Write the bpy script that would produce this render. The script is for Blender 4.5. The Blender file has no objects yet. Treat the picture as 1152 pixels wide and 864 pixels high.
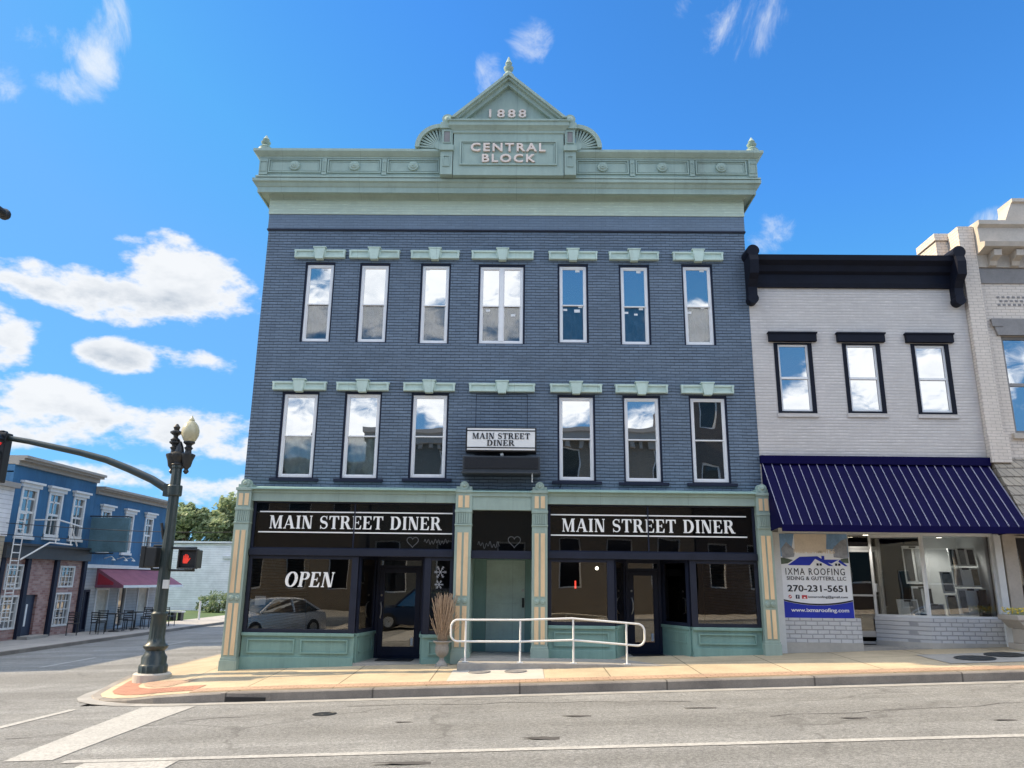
import bpy, bmesh, math, random
from mathutils import Vector, Matrix
random.seed(7)
PI = math.pi
S = bpy.context.scene
C = S.collection
R_ = math.radians

# ------------------------------------------------------------------ camera
EYE = 1.55
FPX, PIT, ROL, YAW = 865.0, R_(14.4), R_(0.70), R_(-0.8)
ff = Vector((math.sin(YAW)*math.cos(PIT), math.cos(YAW)*math.cos(PIT), math.sin(PIT)))
r0 = Vector((math.cos(YAW), -math.sin(YAW), 0))
u0 = r0.cross(ff)
rr = r0*math.cos(ROL) + u0*math.sin(ROL)
uu = -r0*math.sin(ROL) + u0*math.cos(ROL)
cam = bpy.data.cameras.new('camera')
cam.sensor_width = 36
cam.lens = FPX/1152*36
cam.clip_end = 6000
co = bpy.data.objects.new('camera', cam)
C.objects.link(co)
m = Matrix.Identity(4)
for i in range(3):
    m[i][0], m[i][1], m[i][2] = rr[i], uu[i], -ff[i]
m[0][3], m[1][3], m[2][3] = 0, 0, EYE
co.matrix_world = m
S.camera = co

def ray(px, py):
    return ff*FPX + rr*(px-576) - uu*(py-432)
def atY(px, py, Y):                      # point of the plane y = Y seen at a pixel of the photo
    d = ray(px, py); t = Y/d.y
    return d.x*t, d.z*t+EYE
def atX(px, py, X):
    d = ray(px, py); t = X/d.x
    return d.y*t, d.z*t+EYE

# ------------------------------------------------------------------ materials
def newmat(name):
    mt = bpy.data.materials.new(name); mt.use_nodes = True
    nt = mt.node_tree
    b = nt.nodes['Principled BSDF']
    return mt, nt, b
def nd(nt, typ, **kw):
    n = nt.nodes.new(typ)
    for k, v in kw.items(): setattr(n, k, v)
    return n
def rgba(c): return (c[0], c[1], c[2], 1)
def mixcol(nt, fac, a, b, mode='MIX'):
    n = nd(nt, 'ShaderNodeMix', data_type='RGBA', blend_type=mode)
    for sock, v in ((n.inputs[0], fac), (n.inputs[6], a), (n.inputs[7], b)):
        if hasattr(v, 'is_linked') or hasattr(v, 'links'): nt.links.new(v, sock)
        elif isinstance(v, (tuple, list)): sock.default_value = rgba(v)
        else: sock.default_value = v
    return n.outputs[2]
def math_n(nt, op, a, b=None, c=None, clamp=False):
    n = nd(nt, 'ShaderNodeMath', operation=op, use_clamp=clamp)
    for i, v in enumerate((a, b, c)):
        if v is None: continue
        if hasattr(v, 'links'): nt.links.new(v, n.inputs[i])
        else: n.inputs[i].default_value = v
    return n.outputs[0]
def ramp(nt, fac, p0, p1, c0=(0, 0, 0), c1=(1, 1, 1)):
    n = nd(nt, 'ShaderNodeValToRGB')
    n.color_ramp.elements[0].position = p0; n.color_ramp.elements[1].position = p1
    n.color_ramp.elements[0].color = rgba(c0); n.color_ramp.elements[1].color = rgba(c1)
    nt.links.new(fac, n.inputs[0])
    return n.outputs[0]
def noise(nt, scale, detail=4, rough=.6, vec=None, dist=0):
    n = nd(nt, 'ShaderNodeTexNoise')
    n.inputs['Scale'].default_value = scale; n.inputs['Detail'].default_value = detail
    n.inputs['Roughness'].default_value = rough; n.inputs['Distortion'].default_value = dist
    if vec is not None: nt.links.new(vec, n.inputs['Vector'])
    return n.outputs[0]
def bump(nt, b, h, strength=.3, dist=.01):
    n = nd(nt, 'ShaderNodeBump')
    n.inputs['Strength'].default_value = strength; n.inputs['Distance'].default_value = dist
    nt.links.new(h, n.inputs['Height']); nt.links.new(n.outputs[0], b.inputs['Normal'])
def objco(nt, scale=None):
    t = nd(nt, 'ShaderNodeTexCoord')
    if scale is None: return t.outputs['Object']
    mp = nd(nt, 'ShaderNodeMapping'); mp.inputs['Scale'].default_value = scale
    nt.links.new(t.outputs['Object'], mp.inputs[0])
    return mp.outputs[0]
def mul(c, k): return (c[0]*k, c[1]*k, c[2]*k)

def pm(name, col, rough=.6, var=.18, scale=2.5, bmp=.15, bscale=45, metal=0, spec=.5, streak=False, worn=False):
    mt, nt, b = newmat(name)
    v = objco(nt, (1, 1, .25) if streak else None)
    n1 = noise(nt, scale, 6, .65, v)
    n2 = noise(nt, scale*9, 3, .6, v)
    f = math_n(nt, 'ADD', math_n(nt, 'MULTIPLY', n1, .7), math_n(nt, 'MULTIPLY', n2, .3))
    f = ramp(nt, f, .32, .68)
    c = mixcol(nt, f, mul(col, 1-var), mul(col, 1+var))
    if worn:     # old sheet metal and wood: chips, grime runs and lap seams
        ob = objco(nt)
        run = ramp(nt, noise(nt, 3.2, 5, .7, objco(nt, (1, 1, .08))), .54, .74)
        c = mixcol(nt, math_n(nt, 'MULTIPLY', run, .4), c, (col[0]*.55, col[1]*.52, col[2]*.48))
        chip = ramp(nt, noise(nt, 19, 5, .75, ob), .655, .69)
        c = mixcol(nt, math_n(nt, 'MULTIPLY', chip, .55), c, (.20, .17, .14))
        fade = ramp(nt, noise(nt, .9, 4, .6, ob), .45, .7)
        c = mixcol(nt, math_n(nt, 'MULTIPLY', fade, .35), c, mul(col, 1.3))
        sx_ = nd(nt, 'ShaderNodeSeparateXYZ'); nt.links.new(ob, sx_.inputs[0])
        seam = ramp(nt, math_n(nt, 'FRACT', math_n(nt, 'DIVIDE', math_n(nt, 'ADD', sx_.outputs[0], 20.3), 1.83)), .994, .997)
        c = mixcol(nt, math_n(nt, 'MULTIPLY', seam, .5), c, mul(col, .45))
    nt.links.new(c, b.inputs['Base Color'])
    b.inputs['Roughness'].default_value = rough; b.inputs['Metallic'].default_value = metal
    b.inputs['Specular IOR Level'].default_value = spec
    if bmp: bump(nt, b, noise(nt, bscale, 3, .6, objco(nt)), bmp, .004)
    return mt
def wallco(nt):
    t = nd(nt, 'ShaderNodeTexCoord'); s = nd(nt, 'ShaderNodeSeparateXYZ'); cmb = nd(nt, 'ShaderNodeCombineXYZ')
    nt.links.new(t.outputs['Object'], s.inputs[0])
    nt.links.new(math_n(nt, 'ADD', s.outputs[0], s.outputs[1]), cmb.inputs[0])
    nt.links.new(s.outputs[2], cmb.inputs[1])
    return cmb.outputs[0], t.outputs['Object']
def brickmat(name, c1, c2, mortar, bw=.2, rh=.0715, ms=.008, rough=.6, bstr=.6, stain=.2, course=0.0):
    mt, nt, b = newmat(name)
    v, ob = wallco(nt)
    # slight wobble so that courses are hand-laid
    wob = nd(nt, 'ShaderNodeTexNoise'); wob.inputs['Scale'].default_value = 3.0; wob.inputs['Detail'].default_value = 2
    nt.links.new(ob, wob.inputs['Vector'])
    sub = nd(nt, 'ShaderNodeVectorMath', operation='MULTIPLY_ADD')
    nt.links.new(wob.outputs['Color'], sub.inputs[0]); sub.inputs[1].default_value = (.03, .022, 0); nt.links.new(v, sub.inputs[2])
    br = nd(nt, 'ShaderNodeTexBrick'); br.offset = .5
    nt.links.new(sub.outputs[0], br.inputs['Vector'])
    br.inputs['Scale'].default_value = 1; br.inputs['Brick Width'].default_value = bw
    br.inputs['Row Height'].default_value = rh; br.inputs['Mortar Size'].default_value = ms
    br.inputs['Mortar Smooth'].default_value = .35; br.inputs['Bias'].default_value = 0
    br.inputs['Color1'].default_value = rgba(c1); br.inputs['Color2'].default_value = rgba(c2)
    br.inputs['Mortar'].default_value = rgba(mortar)
    big = ramp(nt, noise(nt, .7, 6, .7, ob), .35, .7)
    c = mixcol(nt, math_n(nt, 'MULTIPLY', big, stain), br.outputs['Color'], mul(c1, .62))
    sp = ramp(nt, noise(nt, 14, 4, .7, ob), .58, .75)
    c = mixcol(nt, math_n(nt, 'MULTIPLY', sp, .3), c, mul(c2, 1.35))
    drip = ramp(nt, noise(nt, 2.6, 5, .7, objco(nt, (1, 1, .1))), .52, .74)
    c = mixcol(nt, math_n(nt, 'MULTIPLY', drip, stain*.7), c, mul(c2, 1.25))
    hgt = None
    if course:
        s3 = nd(nt, 'ShaderNodeSeparateXYZ'); nt.links.new(sub.outputs[0], s3.inputs[0])
        fr = math_n(nt, 'FRACT', math_n(nt, 'DIVIDE', s3.outputs[1], rh))
        ln = math_n(nt, 'ADD', ramp(nt, fr, .1, .24, (1, 1, 1), (0, 0, 0)), ramp(nt, fr, .9, 1.0))
        md = ramp(nt, noise(nt, 5.5, 5, .75, objco(nt, (.35, .35, 1.6))), .36, .62)
        c = mixcol(nt, math_n(nt, 'MULTIPLY', ln, math_n(nt, 'ADD', math_n(nt, 'MULTIPLY', md, course), .12)), c, mortar)  # joint shade painted into the colour along each course, in the mortar tone
        lip = ramp(nt, math_n(nt, 'ABSOLUTE', math_n(nt, 'SUBTRACT', fr, .78)), .04, .14, (1, 1, 1), (0, 0, 0))  # painted highlight: upper brick edges lightened as if catching light
        md2 = ramp(nt, noise(nt, 7, 4, .75, objco(nt, (.5, .5, 2))), .5, .66)
        c = mixcol(nt, math_n(nt, 'MULTIPLY', lip, math_n(nt, 'MULTIPLY', md2, .55)), c, mul(c2, 1.55))
        hgt = math_n(nt, 'MULTIPLY', ln, -.8)
    nt.links.new(c, b.inputs['Base Color'])
    b.inputs['Roughness'].default_value = rough
    h = math_n(nt, 'SUBTRACT', 1.0, br.outputs['Fac'])
    if hgt is not None: h = math_n(nt, 'ADD', h, hgt)
    h = math_n(nt, 'ADD', h, math_n(nt, 'MULTIPLY', noise(nt, 30, 4, .65, ob), .6))
    bump(nt, b, h, bstr, .012)
    return mt
def sidingmat(name, col, rh=.13, rough=.55):
    mt, nt, b = newmat(name)
    v, ob = wallco(nt)
    s = nd(nt, 'ShaderNodeSeparateXYZ'); nt.links.new(v, s.inputs[0])
    fr = math_n(nt, 'FRACT', math_n(nt, 'DIVIDE', s.outputs[1], rh))
    line = ramp(nt, fr, .04, .12)
    n1 = ramp(nt, noise(nt, 2.2, 5, .6, ob), .3, .7)
    c = mixcol(nt, n1, mul(col, .85), mul(col, 1.1))
    c = mixcol(nt, line, mul(col, .45), c)
    nt.links.new(c, b.inputs['Base Color']); b.inputs['Roughness'].default_value = rough
    bump(nt, b, fr, .6, .02)
    return mt
def glassmat(name, refl, tint=(.01, .012, .016), transp=0.0, rough=.0, tcol=(1, 1, 1), wavy=.04):
    mt, nt, b = newmat(name)
    out = nt.nodes['Material Output']
    g = nd(nt, 'ShaderNodeBsdfGlossy'); g.inputs['Roughness'].default_value = rough
    g.inputs['Color'].default_value = rgba(tcol)
    if wavy:
        bm_ = nd(nt, 'ShaderNodeBump'); bm_.inputs['Strength'].default_value = wavy; bm_.inputs['Distance'].default_value = .05
        nt.links.new(noise(nt, 1.3, 1, .5, objco(nt)), bm_.inputs['Height']); nt.links.new(bm_.outputs[0], g.inputs['Normal'])
    d = nd(nt, 'ShaderNodeBsdfDiffuse'); d.inputs['Color'].default_value = rgba(tint)
    base = d.outputs[0]
    if transp > 0:
        t = nd(nt, 'ShaderNodeBsdfTransparent'); t.inputs['Color'].default_value = (.97, .985, .985, 1)
        mx = nd(nt, 'ShaderNodeMixShader'); mx.inputs[0].default_value = transp
        nt.links.new(d.outputs[0], mx.inputs[1]); nt.links.new(t.outputs[0], mx.inputs[2]); base = mx.outputs[0]
    fr = nd(nt, 'ShaderNodeFresnel'); fr.inputs['IOR'].default_value = 1.5
    fac = math_n(nt, 'ADD', math_n(nt, 'MULTIPLY', fr.outputs[0], 1.0), refl, clamp=True)
    mx2 = nd(nt, 'ShaderNodeMixShader'); nt.links.new(fac, mx2.inputs[0])
    nt.links.new(base, mx2.inputs[1]); nt.links.new(g.outputs[0], mx2.inputs[2])
    nt.links.new(mx2.outputs[0], out.inputs['Surface'])
    nt.nodes.remove(b)
    return mt
def emis(name, col, st):
    mt, nt, b = newmat(name)
    b.inputs['Base Color'].default_value = rgba(col); b.inputs['Emission Color'].default_value = rgba(col)
    b.inputs['Emission Strength'].default_value = st
    return mt

M = {}
M['brick_blue'] = brickmat('painted_slate_brick', (.125, .175, .24), (.158, .218, .295), (.016, .026, .044), rh=.068, ms=.005, stain=.4, bstr=1.0, course=.62)
bn_ = M['brick_blue'].node_tree.nodes
next(n for n in bn_ if n.type == 'TEX_BRICK').inputs['Mortar'].default_value = (.036, .057, .088, 1)
M['band_blue'] = brickmat('painted_band_brick', (.145, .2, .268), (.16, .22, .295), (.085, .12, .17), rh=.068, ms=.003, stain=.35, bstr=.3, course=.5)
M['sage'] = pm('sage_paint', (.325, .42, .365), .55, .14, 1.6, .25, 30, streak=True, worn=True)
M['sage_light'] = brickmat('sage_painted_brick', (.52, .62, .51), (.55, .65, .53), (.42, .51, .42), rh=.068, ms=.003, stain=.3, bstr=.3, course=.45)
next(n for n in M['sage_light'].node_tree.nodes if n.type == 'TEX_BRICK').inputs['Mortar'].default_value = (.5, .6, .49, 1)
M['sage_lintel'] = pm('lintel_paint', (.49, .61, .54), .55, .14, 2.2, .25, 30, worn=True)
M['teal'] = pm('teal_paint', (.215, .36, .32), .5, .15, 2, .15, 40, streak=True, worn=True)
M['teal_dark'] = pm('deep_teal_paint', (.34, .46, .41), .45, .14, 2, .1, 60)
M['gutter'] = pm('pale_flashing', (.33, .5, .46), .4, .12, 4, .05)
M['cream'] = pm('cream_inlay', (.78, .57, .34), .55, .14, 4, .15, 50, streak=True)
M['navy'] = pm('navy_paint', (.016, .021, .042), .5, .2, 3, .08, 60, spec=.25)
M['navy_soft'] = pm('navy_trim', (.018, .022, .038), .5, .2, 3, .08, 60, spec=.3)
M['white'] = pm('white_vinyl', (.8, .8, .8), .4, .04, 5, .03)
M['white_metal'] = pm('white_painted_steel', (.82, .82, .8), .35, .06, 8, .05, 80)
M['letter_white'] = pm('white_letter', (.93, .93, .9), .5, .05, 6, 0)
M['letter_black'] = pm('black_letter', (.012, .012, .014), .5, .1, 6, 0)
M['letter_pale'] = pm('pale_pink_letter', (.78, .66, .58), .55, .1, 6, 0)
M['sign_face'] = pm('sign_acrylic', (.8, .8, .78), .35, .04, 2, 0)
M['black'] = pm('black_panel', (.008, .008, .01), .35, .3, 4, .05)
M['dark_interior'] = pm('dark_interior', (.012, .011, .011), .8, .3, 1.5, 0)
M['glass_sky'] = glassmat('reflective_window_glass', .36, (.05, .065, .075), wavy=.05)
M['glass_low'] = glassmat('screened_window_glass', .03, (.03, .045, .06), .96, wavy=.05)
M['glass_mid'] = glassmat('old_window_glass', .34, (.03, .045, .05), .5, wavy=.07)
M['glass_shop'] = glassmat('shop_glass', .075, (.004, .004, .005), .96, wavy=.03, tcol=(1, .93, .82))
M['glass_transom'] = glassmat('transom_glass', .015, (.004, .004, .005), .6, wavy=.05, tcol=(1, .95, .88))
M['glass_far'] = glassmat('far_window_glass', .22, (.03, .04, .05), wavy=.05)
M['glass_dark'] = glassmat('dark_far_glass', .0, (.012, .012, .014), wavy=0)
M['curtain'] = pm('plastic_film', (.09, .135, .19), .35, .3, 3, .2, 12)
M['curtain_pale'] = pm('pale_blind', (.6, .68, .6), .6, .25, 2.5, .2, 12)
M['brick_grey'] = brickmat('painted_pale_grey_brick', (.575, .54, .515), (.62, .585, .555), (.40, .375, .355), rh=.068, ms=.003, stain=.3, bstr=.45, course=.5)
next(n for n in M['brick_grey'].node_tree.nodes if n.type == 'TEX_BRICK').inputs['Mortar'].default_value = (.52, .49, .465, 1)
M['brick_cream'] = brickmat('painted_cream_brick', (.68, .60, .52), (.73, .65, .57), (.46, .40, .34), rh=.07, ms=.007, stain=.25, bstr=.55)
M['brick_base'] = brickmat('painted_bulkhead_brick', (.60, .60, .60), (.66, .66, .66), (.36, .36, .37), bw=.23, rh=.085, ms=.012, stain=.2, bstr=.7)
M['grey_stone'] = pm('grey_stone', (.23, .22, .215), .6, .18, 3, .2)
M['cream_stone'] = pm('cream_stone', (.47, .42, .36), .6, .16, 3, .2)
M['awning_navy'] = pm('navy_awning_metal', (.004, .003, .044), .6, .15, 3, .05, spec=.08)
M['awning_rib'] = pm('pale_seam', (.42, .41, .52), .5, .1, 5, 0)
M['black_cornice'] = pm('blue_black_paint', (.005, .007, .016), .6, .25, 3, .1, spec=.2)
M['alu'] = pm('aluminium', (.5, .5, .49), .35, .1, 6, .05, metal=.6)
M['concrete'] = pm('concrete', (.36, .34, .31), .8, .2, 1.5, .3, 40)
M['concrete_light'] = pm('pale_concrete', (.50, .47, .42), .8, .15, 1.5, .3, 40)
M['gutter_conc'] = pm('worn_gutter_concrete', (.34, .33, .31), .85, .25, 2.5, .4, 40)
M['cast_iron'] = pm('cast_iron', (.02, .022, .024), .45, .3, 8, .2, 30)
M['pole_green'] = pm('dark_green_pole_paint', (.028, .042, .042), .38, .25, 6, .1, 40)
M['globe'] = pm('frosted_globe', (.50, .46, .30), .25, .18, 9, .1, 20)
M['shingle'] = brickmat('wood_shingle', (.42, .36, .28), (.30, .26, .21), (.10, .085, .07), bw=.16, rh=.2, ms=.01, bstr=.9, stain=.3)
M['blue_old'] = pm('weathered_blue_paint', (.035, .135, .27), .65, .3, .9, .35, 12, streak=True)
M['tan_cornice'] = pm('tan_cornice_paint', (.36, .33, .29), .6, .12, 3, .1)
M['white_trim'] = pm('white_trim', (.74, .75, .74), .5, .08, 5, .1)
M['red_brick'] = brickmat('old_red_brick', (.28, .13, .12), (.5, .34, .30), (.38, .33, .31), bw=.22, rh=.085, stain=.25, bstr=.6)
M['dark_blue_door'] = pm('dark_blue_door_paint', (.018, .032, .07), .4, .15, 4, .05)
M['charcoal'] = pm('charcoal_fascia', (.045, .052, .06), .5, .2, 3, .1)
M['pink_awning'] = pm('faded_maroon_canvas', (.26, .095, .135), .8, .22, 2, .3, 60)
M['red_awning'] = pm('red_awning_letters', (.38, .03, .05), .8, .2, 3, .2)
M['siding_grey'] = sidingmat('grey_siding', (.42, .45, .47))
M['siding_white'] = sidingmat('white_siding', (.86, .86, .87), .16)
M['siding_tan'] = sidingmat('tan_siding', (.5, .44, .34), .15)
M['teal_sign'] = pm('faded_teal_sign', (.09, .17, .2), .5, .3, 1.5, .05)
M['poster'] = pm('pale_window_poster', (.6, .55, .45), .5, .35, 2.2, 0)
def leafmat(name, col):
    mt, nt, b = newmat(name)
    f = ramp(nt, noise(nt, 1.2, 4, .6, objco(nt)), .35, .65)
    c = mixcol(nt, f, mul(col, .75), mul(col, 1.25))
    nt.links.new(c, b.inputs['Base Color']); b.inputs['Roughness'].default_value = .6
    t = nd(nt, 'ShaderNodeBsdfTranslucent'); nt.links.new(c, t.inputs['Color'])
    mx = nd(nt, 'ShaderNodeMixShader'); mx.inputs[0].default_value = .45
    nt.links.new(b.outputs[0], mx.inputs[1]); nt.links.new(t.outputs[0], mx.inputs[2])
    nt.links.new(mx.outputs[0], nt.nodes['Material Output'].inputs['Surface'])
    return mt
M['leaf1'] = leafmat('leaf_green', (.25, .32, .17)); M['leaf2'] = leafmat('leaf_pale', (.36, .42, .24)); M['leaf3'] = leafmat('leaf_dark', (.17, .235, .14))
M['bark'] = pm('bark', (.09, .07, .05), .85, .3, 6, .5, 20)
M['grass'] = pm('lawn', (.06, .11, .03), .9, .35, .8, .4, 60)
M['earth'] = pm('bare_earth', (.16, .14, .11), .9, .3, .3, .3, 20)
M['straw'] = pm('dried_grass', (.46, .33, .22), .8, .35, 20, 0)
M['urn'] = pm('weathered_urn_stone', (.36, .33, .29), .75, .3, 7, .4, 40)
M['yellow'] = pm('yellow_petals', (.85, .62, .03), .6, .2, 8, 0)
M['red_hand'] = emis('red_signal_led', (.8, .05, .03), .2)
M['red_lens'] = emis('red_signal_lens', (.75, .03, .03), .3)
M['dark_lens'] = pm('unlit_lens', (.04, .035, .02), .2, .2, 5, 0)
M['neon_red'] = emis('neon_red', (1, .08, .05), .8)
M['bulb'] = emis('lit_bulb', (1, .93, .75), 2.0)
M['banner_white'] = pm('banner_vinyl', (.88, .89, .9), .45, .05, 2, .04, 15)
M['banner_blue'] = pm('banner_blue', (.01, .03, .42), .45, .1, 2, 0)
M['banner_sky'] = pm('banner_sky_print', (.22, .38, .6), .45, .35, 3, 0)
M['banner_cream'] = pm('banner_cream_print', (.78, .68, .55), .45, .12, 3, 0)
M['banner_house'] = pm('banner_house_print', (.32, .34, .38), .45, .4, 9, 0)
M['banner_tree'] = pm('banner_tree_print', (.09, .12, .08), .5, .5, 14, 0)
M['banner_red'] = pm('banner_red_icon', (.55, .05, .06), .45, .1, 2, 0)
M['sample_dark'] = pm('dark_sample', (.045, .05, .055), .7, .5, 9, .2)
M['sample_grey'] = pm('grey_sample', (.28, .30, .31), .7, .4, 9, .2)
M['board_white'] = pm('white_board', (.85, .88, .88), .5, .06, 3, 0)
M['sample_tan'] = pm('tan_sample', (.30, .27, .2), .7, .4, 9, .2)
M['paper'] = pm('white_sticker', (.75, .77, .78), .6, .05, 5, 0)
M['chalk'] = pm('chalk_line', (.15, .155, .16), .9, .2, 20, 0)
M['chalk_grey'] = pm('grey_sticker', (.33, .34, .36), .7, .15, 12, 0)
M['car_silver'] = pm('silver_car_paint', (.72, .73, .75), .22, .04, 3, 0, metal=.35)
M['car_dark'] = pm('dark_blue_car_paint', (.02, .03, .06), .2, .05, 3, 0, metal=.3)
M['tyre'] = pm('tyre_rubber', (.02, .02, .02), .8, .2, 8, .2)
M['opp_tan'] = brickmat('tan_brick', (.22, .18, .13), (.26, .21, .15), (.15, .13, .11), stain=.25)
M['opp_grey'] = brickmat('greyish_brick', (.12, .12, .105), (.14, .14, .12), (.1, .1, .09), stain=.25)
M['opp_dark'] = brickmat('dark_brick', (.05, .035, .03), (.07, .05, .04), (.06, .05, .05), stain=.25)
M['roof'] = pm('roof_membrane', (.12, .12, .12), .8, .2, 1, .1)
M['light_fixture'] = pm('pale_fixture', (.6, .62, .6), .5, .1, 5, 0)

def road_mat():
    mt, nt, b = newmat('asphalt')
    v = objco(nt)
    long_ = objco(nt, (.06, .9, 1))
    a = ramp(nt, noise(nt, .9, 7, .7, v), .3, .72)
    c = mixcol(nt, a, (.24, .242, .242), (.37, .372, .37))
    st = ramp(nt, noise(nt, 1.0, 5, .65, long_), .40, .60)
    c = mixcol(nt, math_n(nt, 'MULTIPLY', st, .6), c, (.18, .178, .172))
    agg = ramp(nt, noise(nt, 70, 3, .8, v), .38, .64)
    c = mixcol(nt, .85, c, mixcol(nt, agg, (.62, .62, .62), (1.35, 1.34, 1.3)), 'MULTIPLY')
    agg2 = ramp(nt, noise(nt, 24, 3, .8, v), .36, .66)
    c = mixcol(nt, .8, c, mixcol(nt, agg2, (.6, .6, .6), (1.32, 1.32, 1.3)), 'MULTIPLY')
    # cracks
    vo = nd(nt, 'ShaderNodeTexVoronoi', feature='DISTANCE_TO_EDGE'); vo.inputs['Scale'].default_value = .22
    wv = nd(nt, 'ShaderNodeVectorMath', operation='MULTIPLY_ADD')
    nz = nd(nt, 'ShaderNodeTexNoise'); nz.inputs['Scale'].default_value = 1.1; nz.inputs['Detail'].default_value = 5
    nt.links.new(v, nz.inputs['Vector']); nt.links.new(nz.outputs['Color'], wv.inputs[0]); wv.inputs[1].default_value = (1.2, 1.2, 0); nt.links.new(v, wv.inputs[2])
    nt.links.new(wv.outputs[0], vo.inputs['Vector'])
    cr = ramp(nt, vo.outputs['Distance'], .002, .010, (1, 1, 1), (0, 0, 0))
    msk = ramp(nt, noise(nt, .35, 3, .6, v), .42, .56)
    c = mixcol(nt, math_n(nt, 'MULTIPLY', math_n(nt, 'MULTIPLY', cr, msk), .4), c, (.07, .067, .063))
    # dark tar smears
    sm = objco(nt, (.5, 1.8, 1))
    sp = ramp(nt, noise(nt, 1.3, 5, .75, sm), .70, .76)
    c = mixcol(nt, math_n(nt, 'MULTIPLY', sp, .7), c, (.05, .047, .045))
    nt.links.new(c, b.inputs['Base Color']); b.inputs['Roughness'].default_value = .88
    b.inputs['Specular IOR Level'].default_value = .3
    bump(nt, b, math_n(nt, 'ADD', agg, math_n(nt, 'MULTIPLY', agg2, .8)), .5, .01)
    return mt
def walk_mat(name, col, sx=1.55, sy=1.55, joint=.012, var=.14, offs=0.0):
    mt, nt, b = newmat(name)
    v = objco(nt)
    br = nd(nt, 'ShaderNodeTexBrick'); br.offset = offs
    nt.links.new(v, br.inputs['Vector'])
    br.inputs['Scale'].default_value = 1; br.inputs['Brick Width'].default_value = sx; br.inputs['Row Height'].default_value = sy
    br.inputs['Mortar Size'].default_value = joint; br.inputs['Mortar Smooth'].default_value = .2
    br.inputs['Color1'].default_value = rgba(mul(col, .95)); br.inputs['Color2'].default_value = rgba(mul(col, 1.06)); br.inputs['Mortar'].default_value = rgba(mul(col, .42))
    n1 = ramp(nt, noise(nt, 1.1, 7, .7, v), .3, .72)
    c = mixcol(nt, 1.0, br.outputs['Color'], mixcol(nt, n1, (1-var, 1-var, 1-var*.9), (1+var, 1+var, 1+var)), 'MULTIPLY')
    n2 = ramp(nt, noise(nt, 60, 3, .75, v), .35, .68)
    c = mixcol(nt, .8, c, mixcol(nt, n2, (.8, .8, .8), (1.14, 1.14, 1.14)), 'MULTIPLY')
    sp = ramp(nt, noise(nt, 5, 3, .7, v), .68, .74)
    c = mixcol(nt, math_n(nt, 'MULTIPLY', sp, .35), c, mul(col, .45))
    nt.links.new(c, b.inputs['Base Color']); b.inputs['Roughness'].default_value = .85
    b.inputs['Specular IOR Level'].default_value = .3
    h = math_n(nt, 'SUBTRACT', math_n(nt, 'MULTIPLY', n2, .3), br.outputs['Fac'])
    bump(nt, b, h, .5, .008)
    return mt
def paint_mat():
    mt, nt, b = newmat('worn_road_paint')
    v = objco(nt)
    w = ramp(nt, noise(nt, 22, 6, .8, v), .34, .56)
    w2 = ramp(nt, noise(nt, 2.5, 5, .7, v), .3, .6)
    f = math_n(nt, 'MULTIPLY', w, math_n(nt, 'ADD', math_n(nt, 'MULTIPLY', w2, .4), .6))
    c = mixcol(nt, f, (.25, .245, .235), (.47, .465, .44))
    nt.links.new(c, b.inputs['Base Color']); b.inputs['Roughness'].default_value = .8
    return mt
M['road'] = road_mat()
M['walk'] = walk_mat('warm_sidewalk_concrete', (.51, .42, .285), var=.2)
M['walk_far'] = walk_mat('far_sidewalk_concrete', (.42, .40, .37))
M['kerb'] = walk_mat('kerb_concrete', (.27, .245, .215), 2.4, 50, .016, .34)
M['pavers'] = walk_mat('red_pavers', (.44, .22, .15), .2, .1, .006, .2, .5)
M['pavers_pale'] = walk_mat('faded_pavers', (.47, .32, .225), .2, .1, .005, .2, .5)
M['paint'] = paint_mat()

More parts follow.
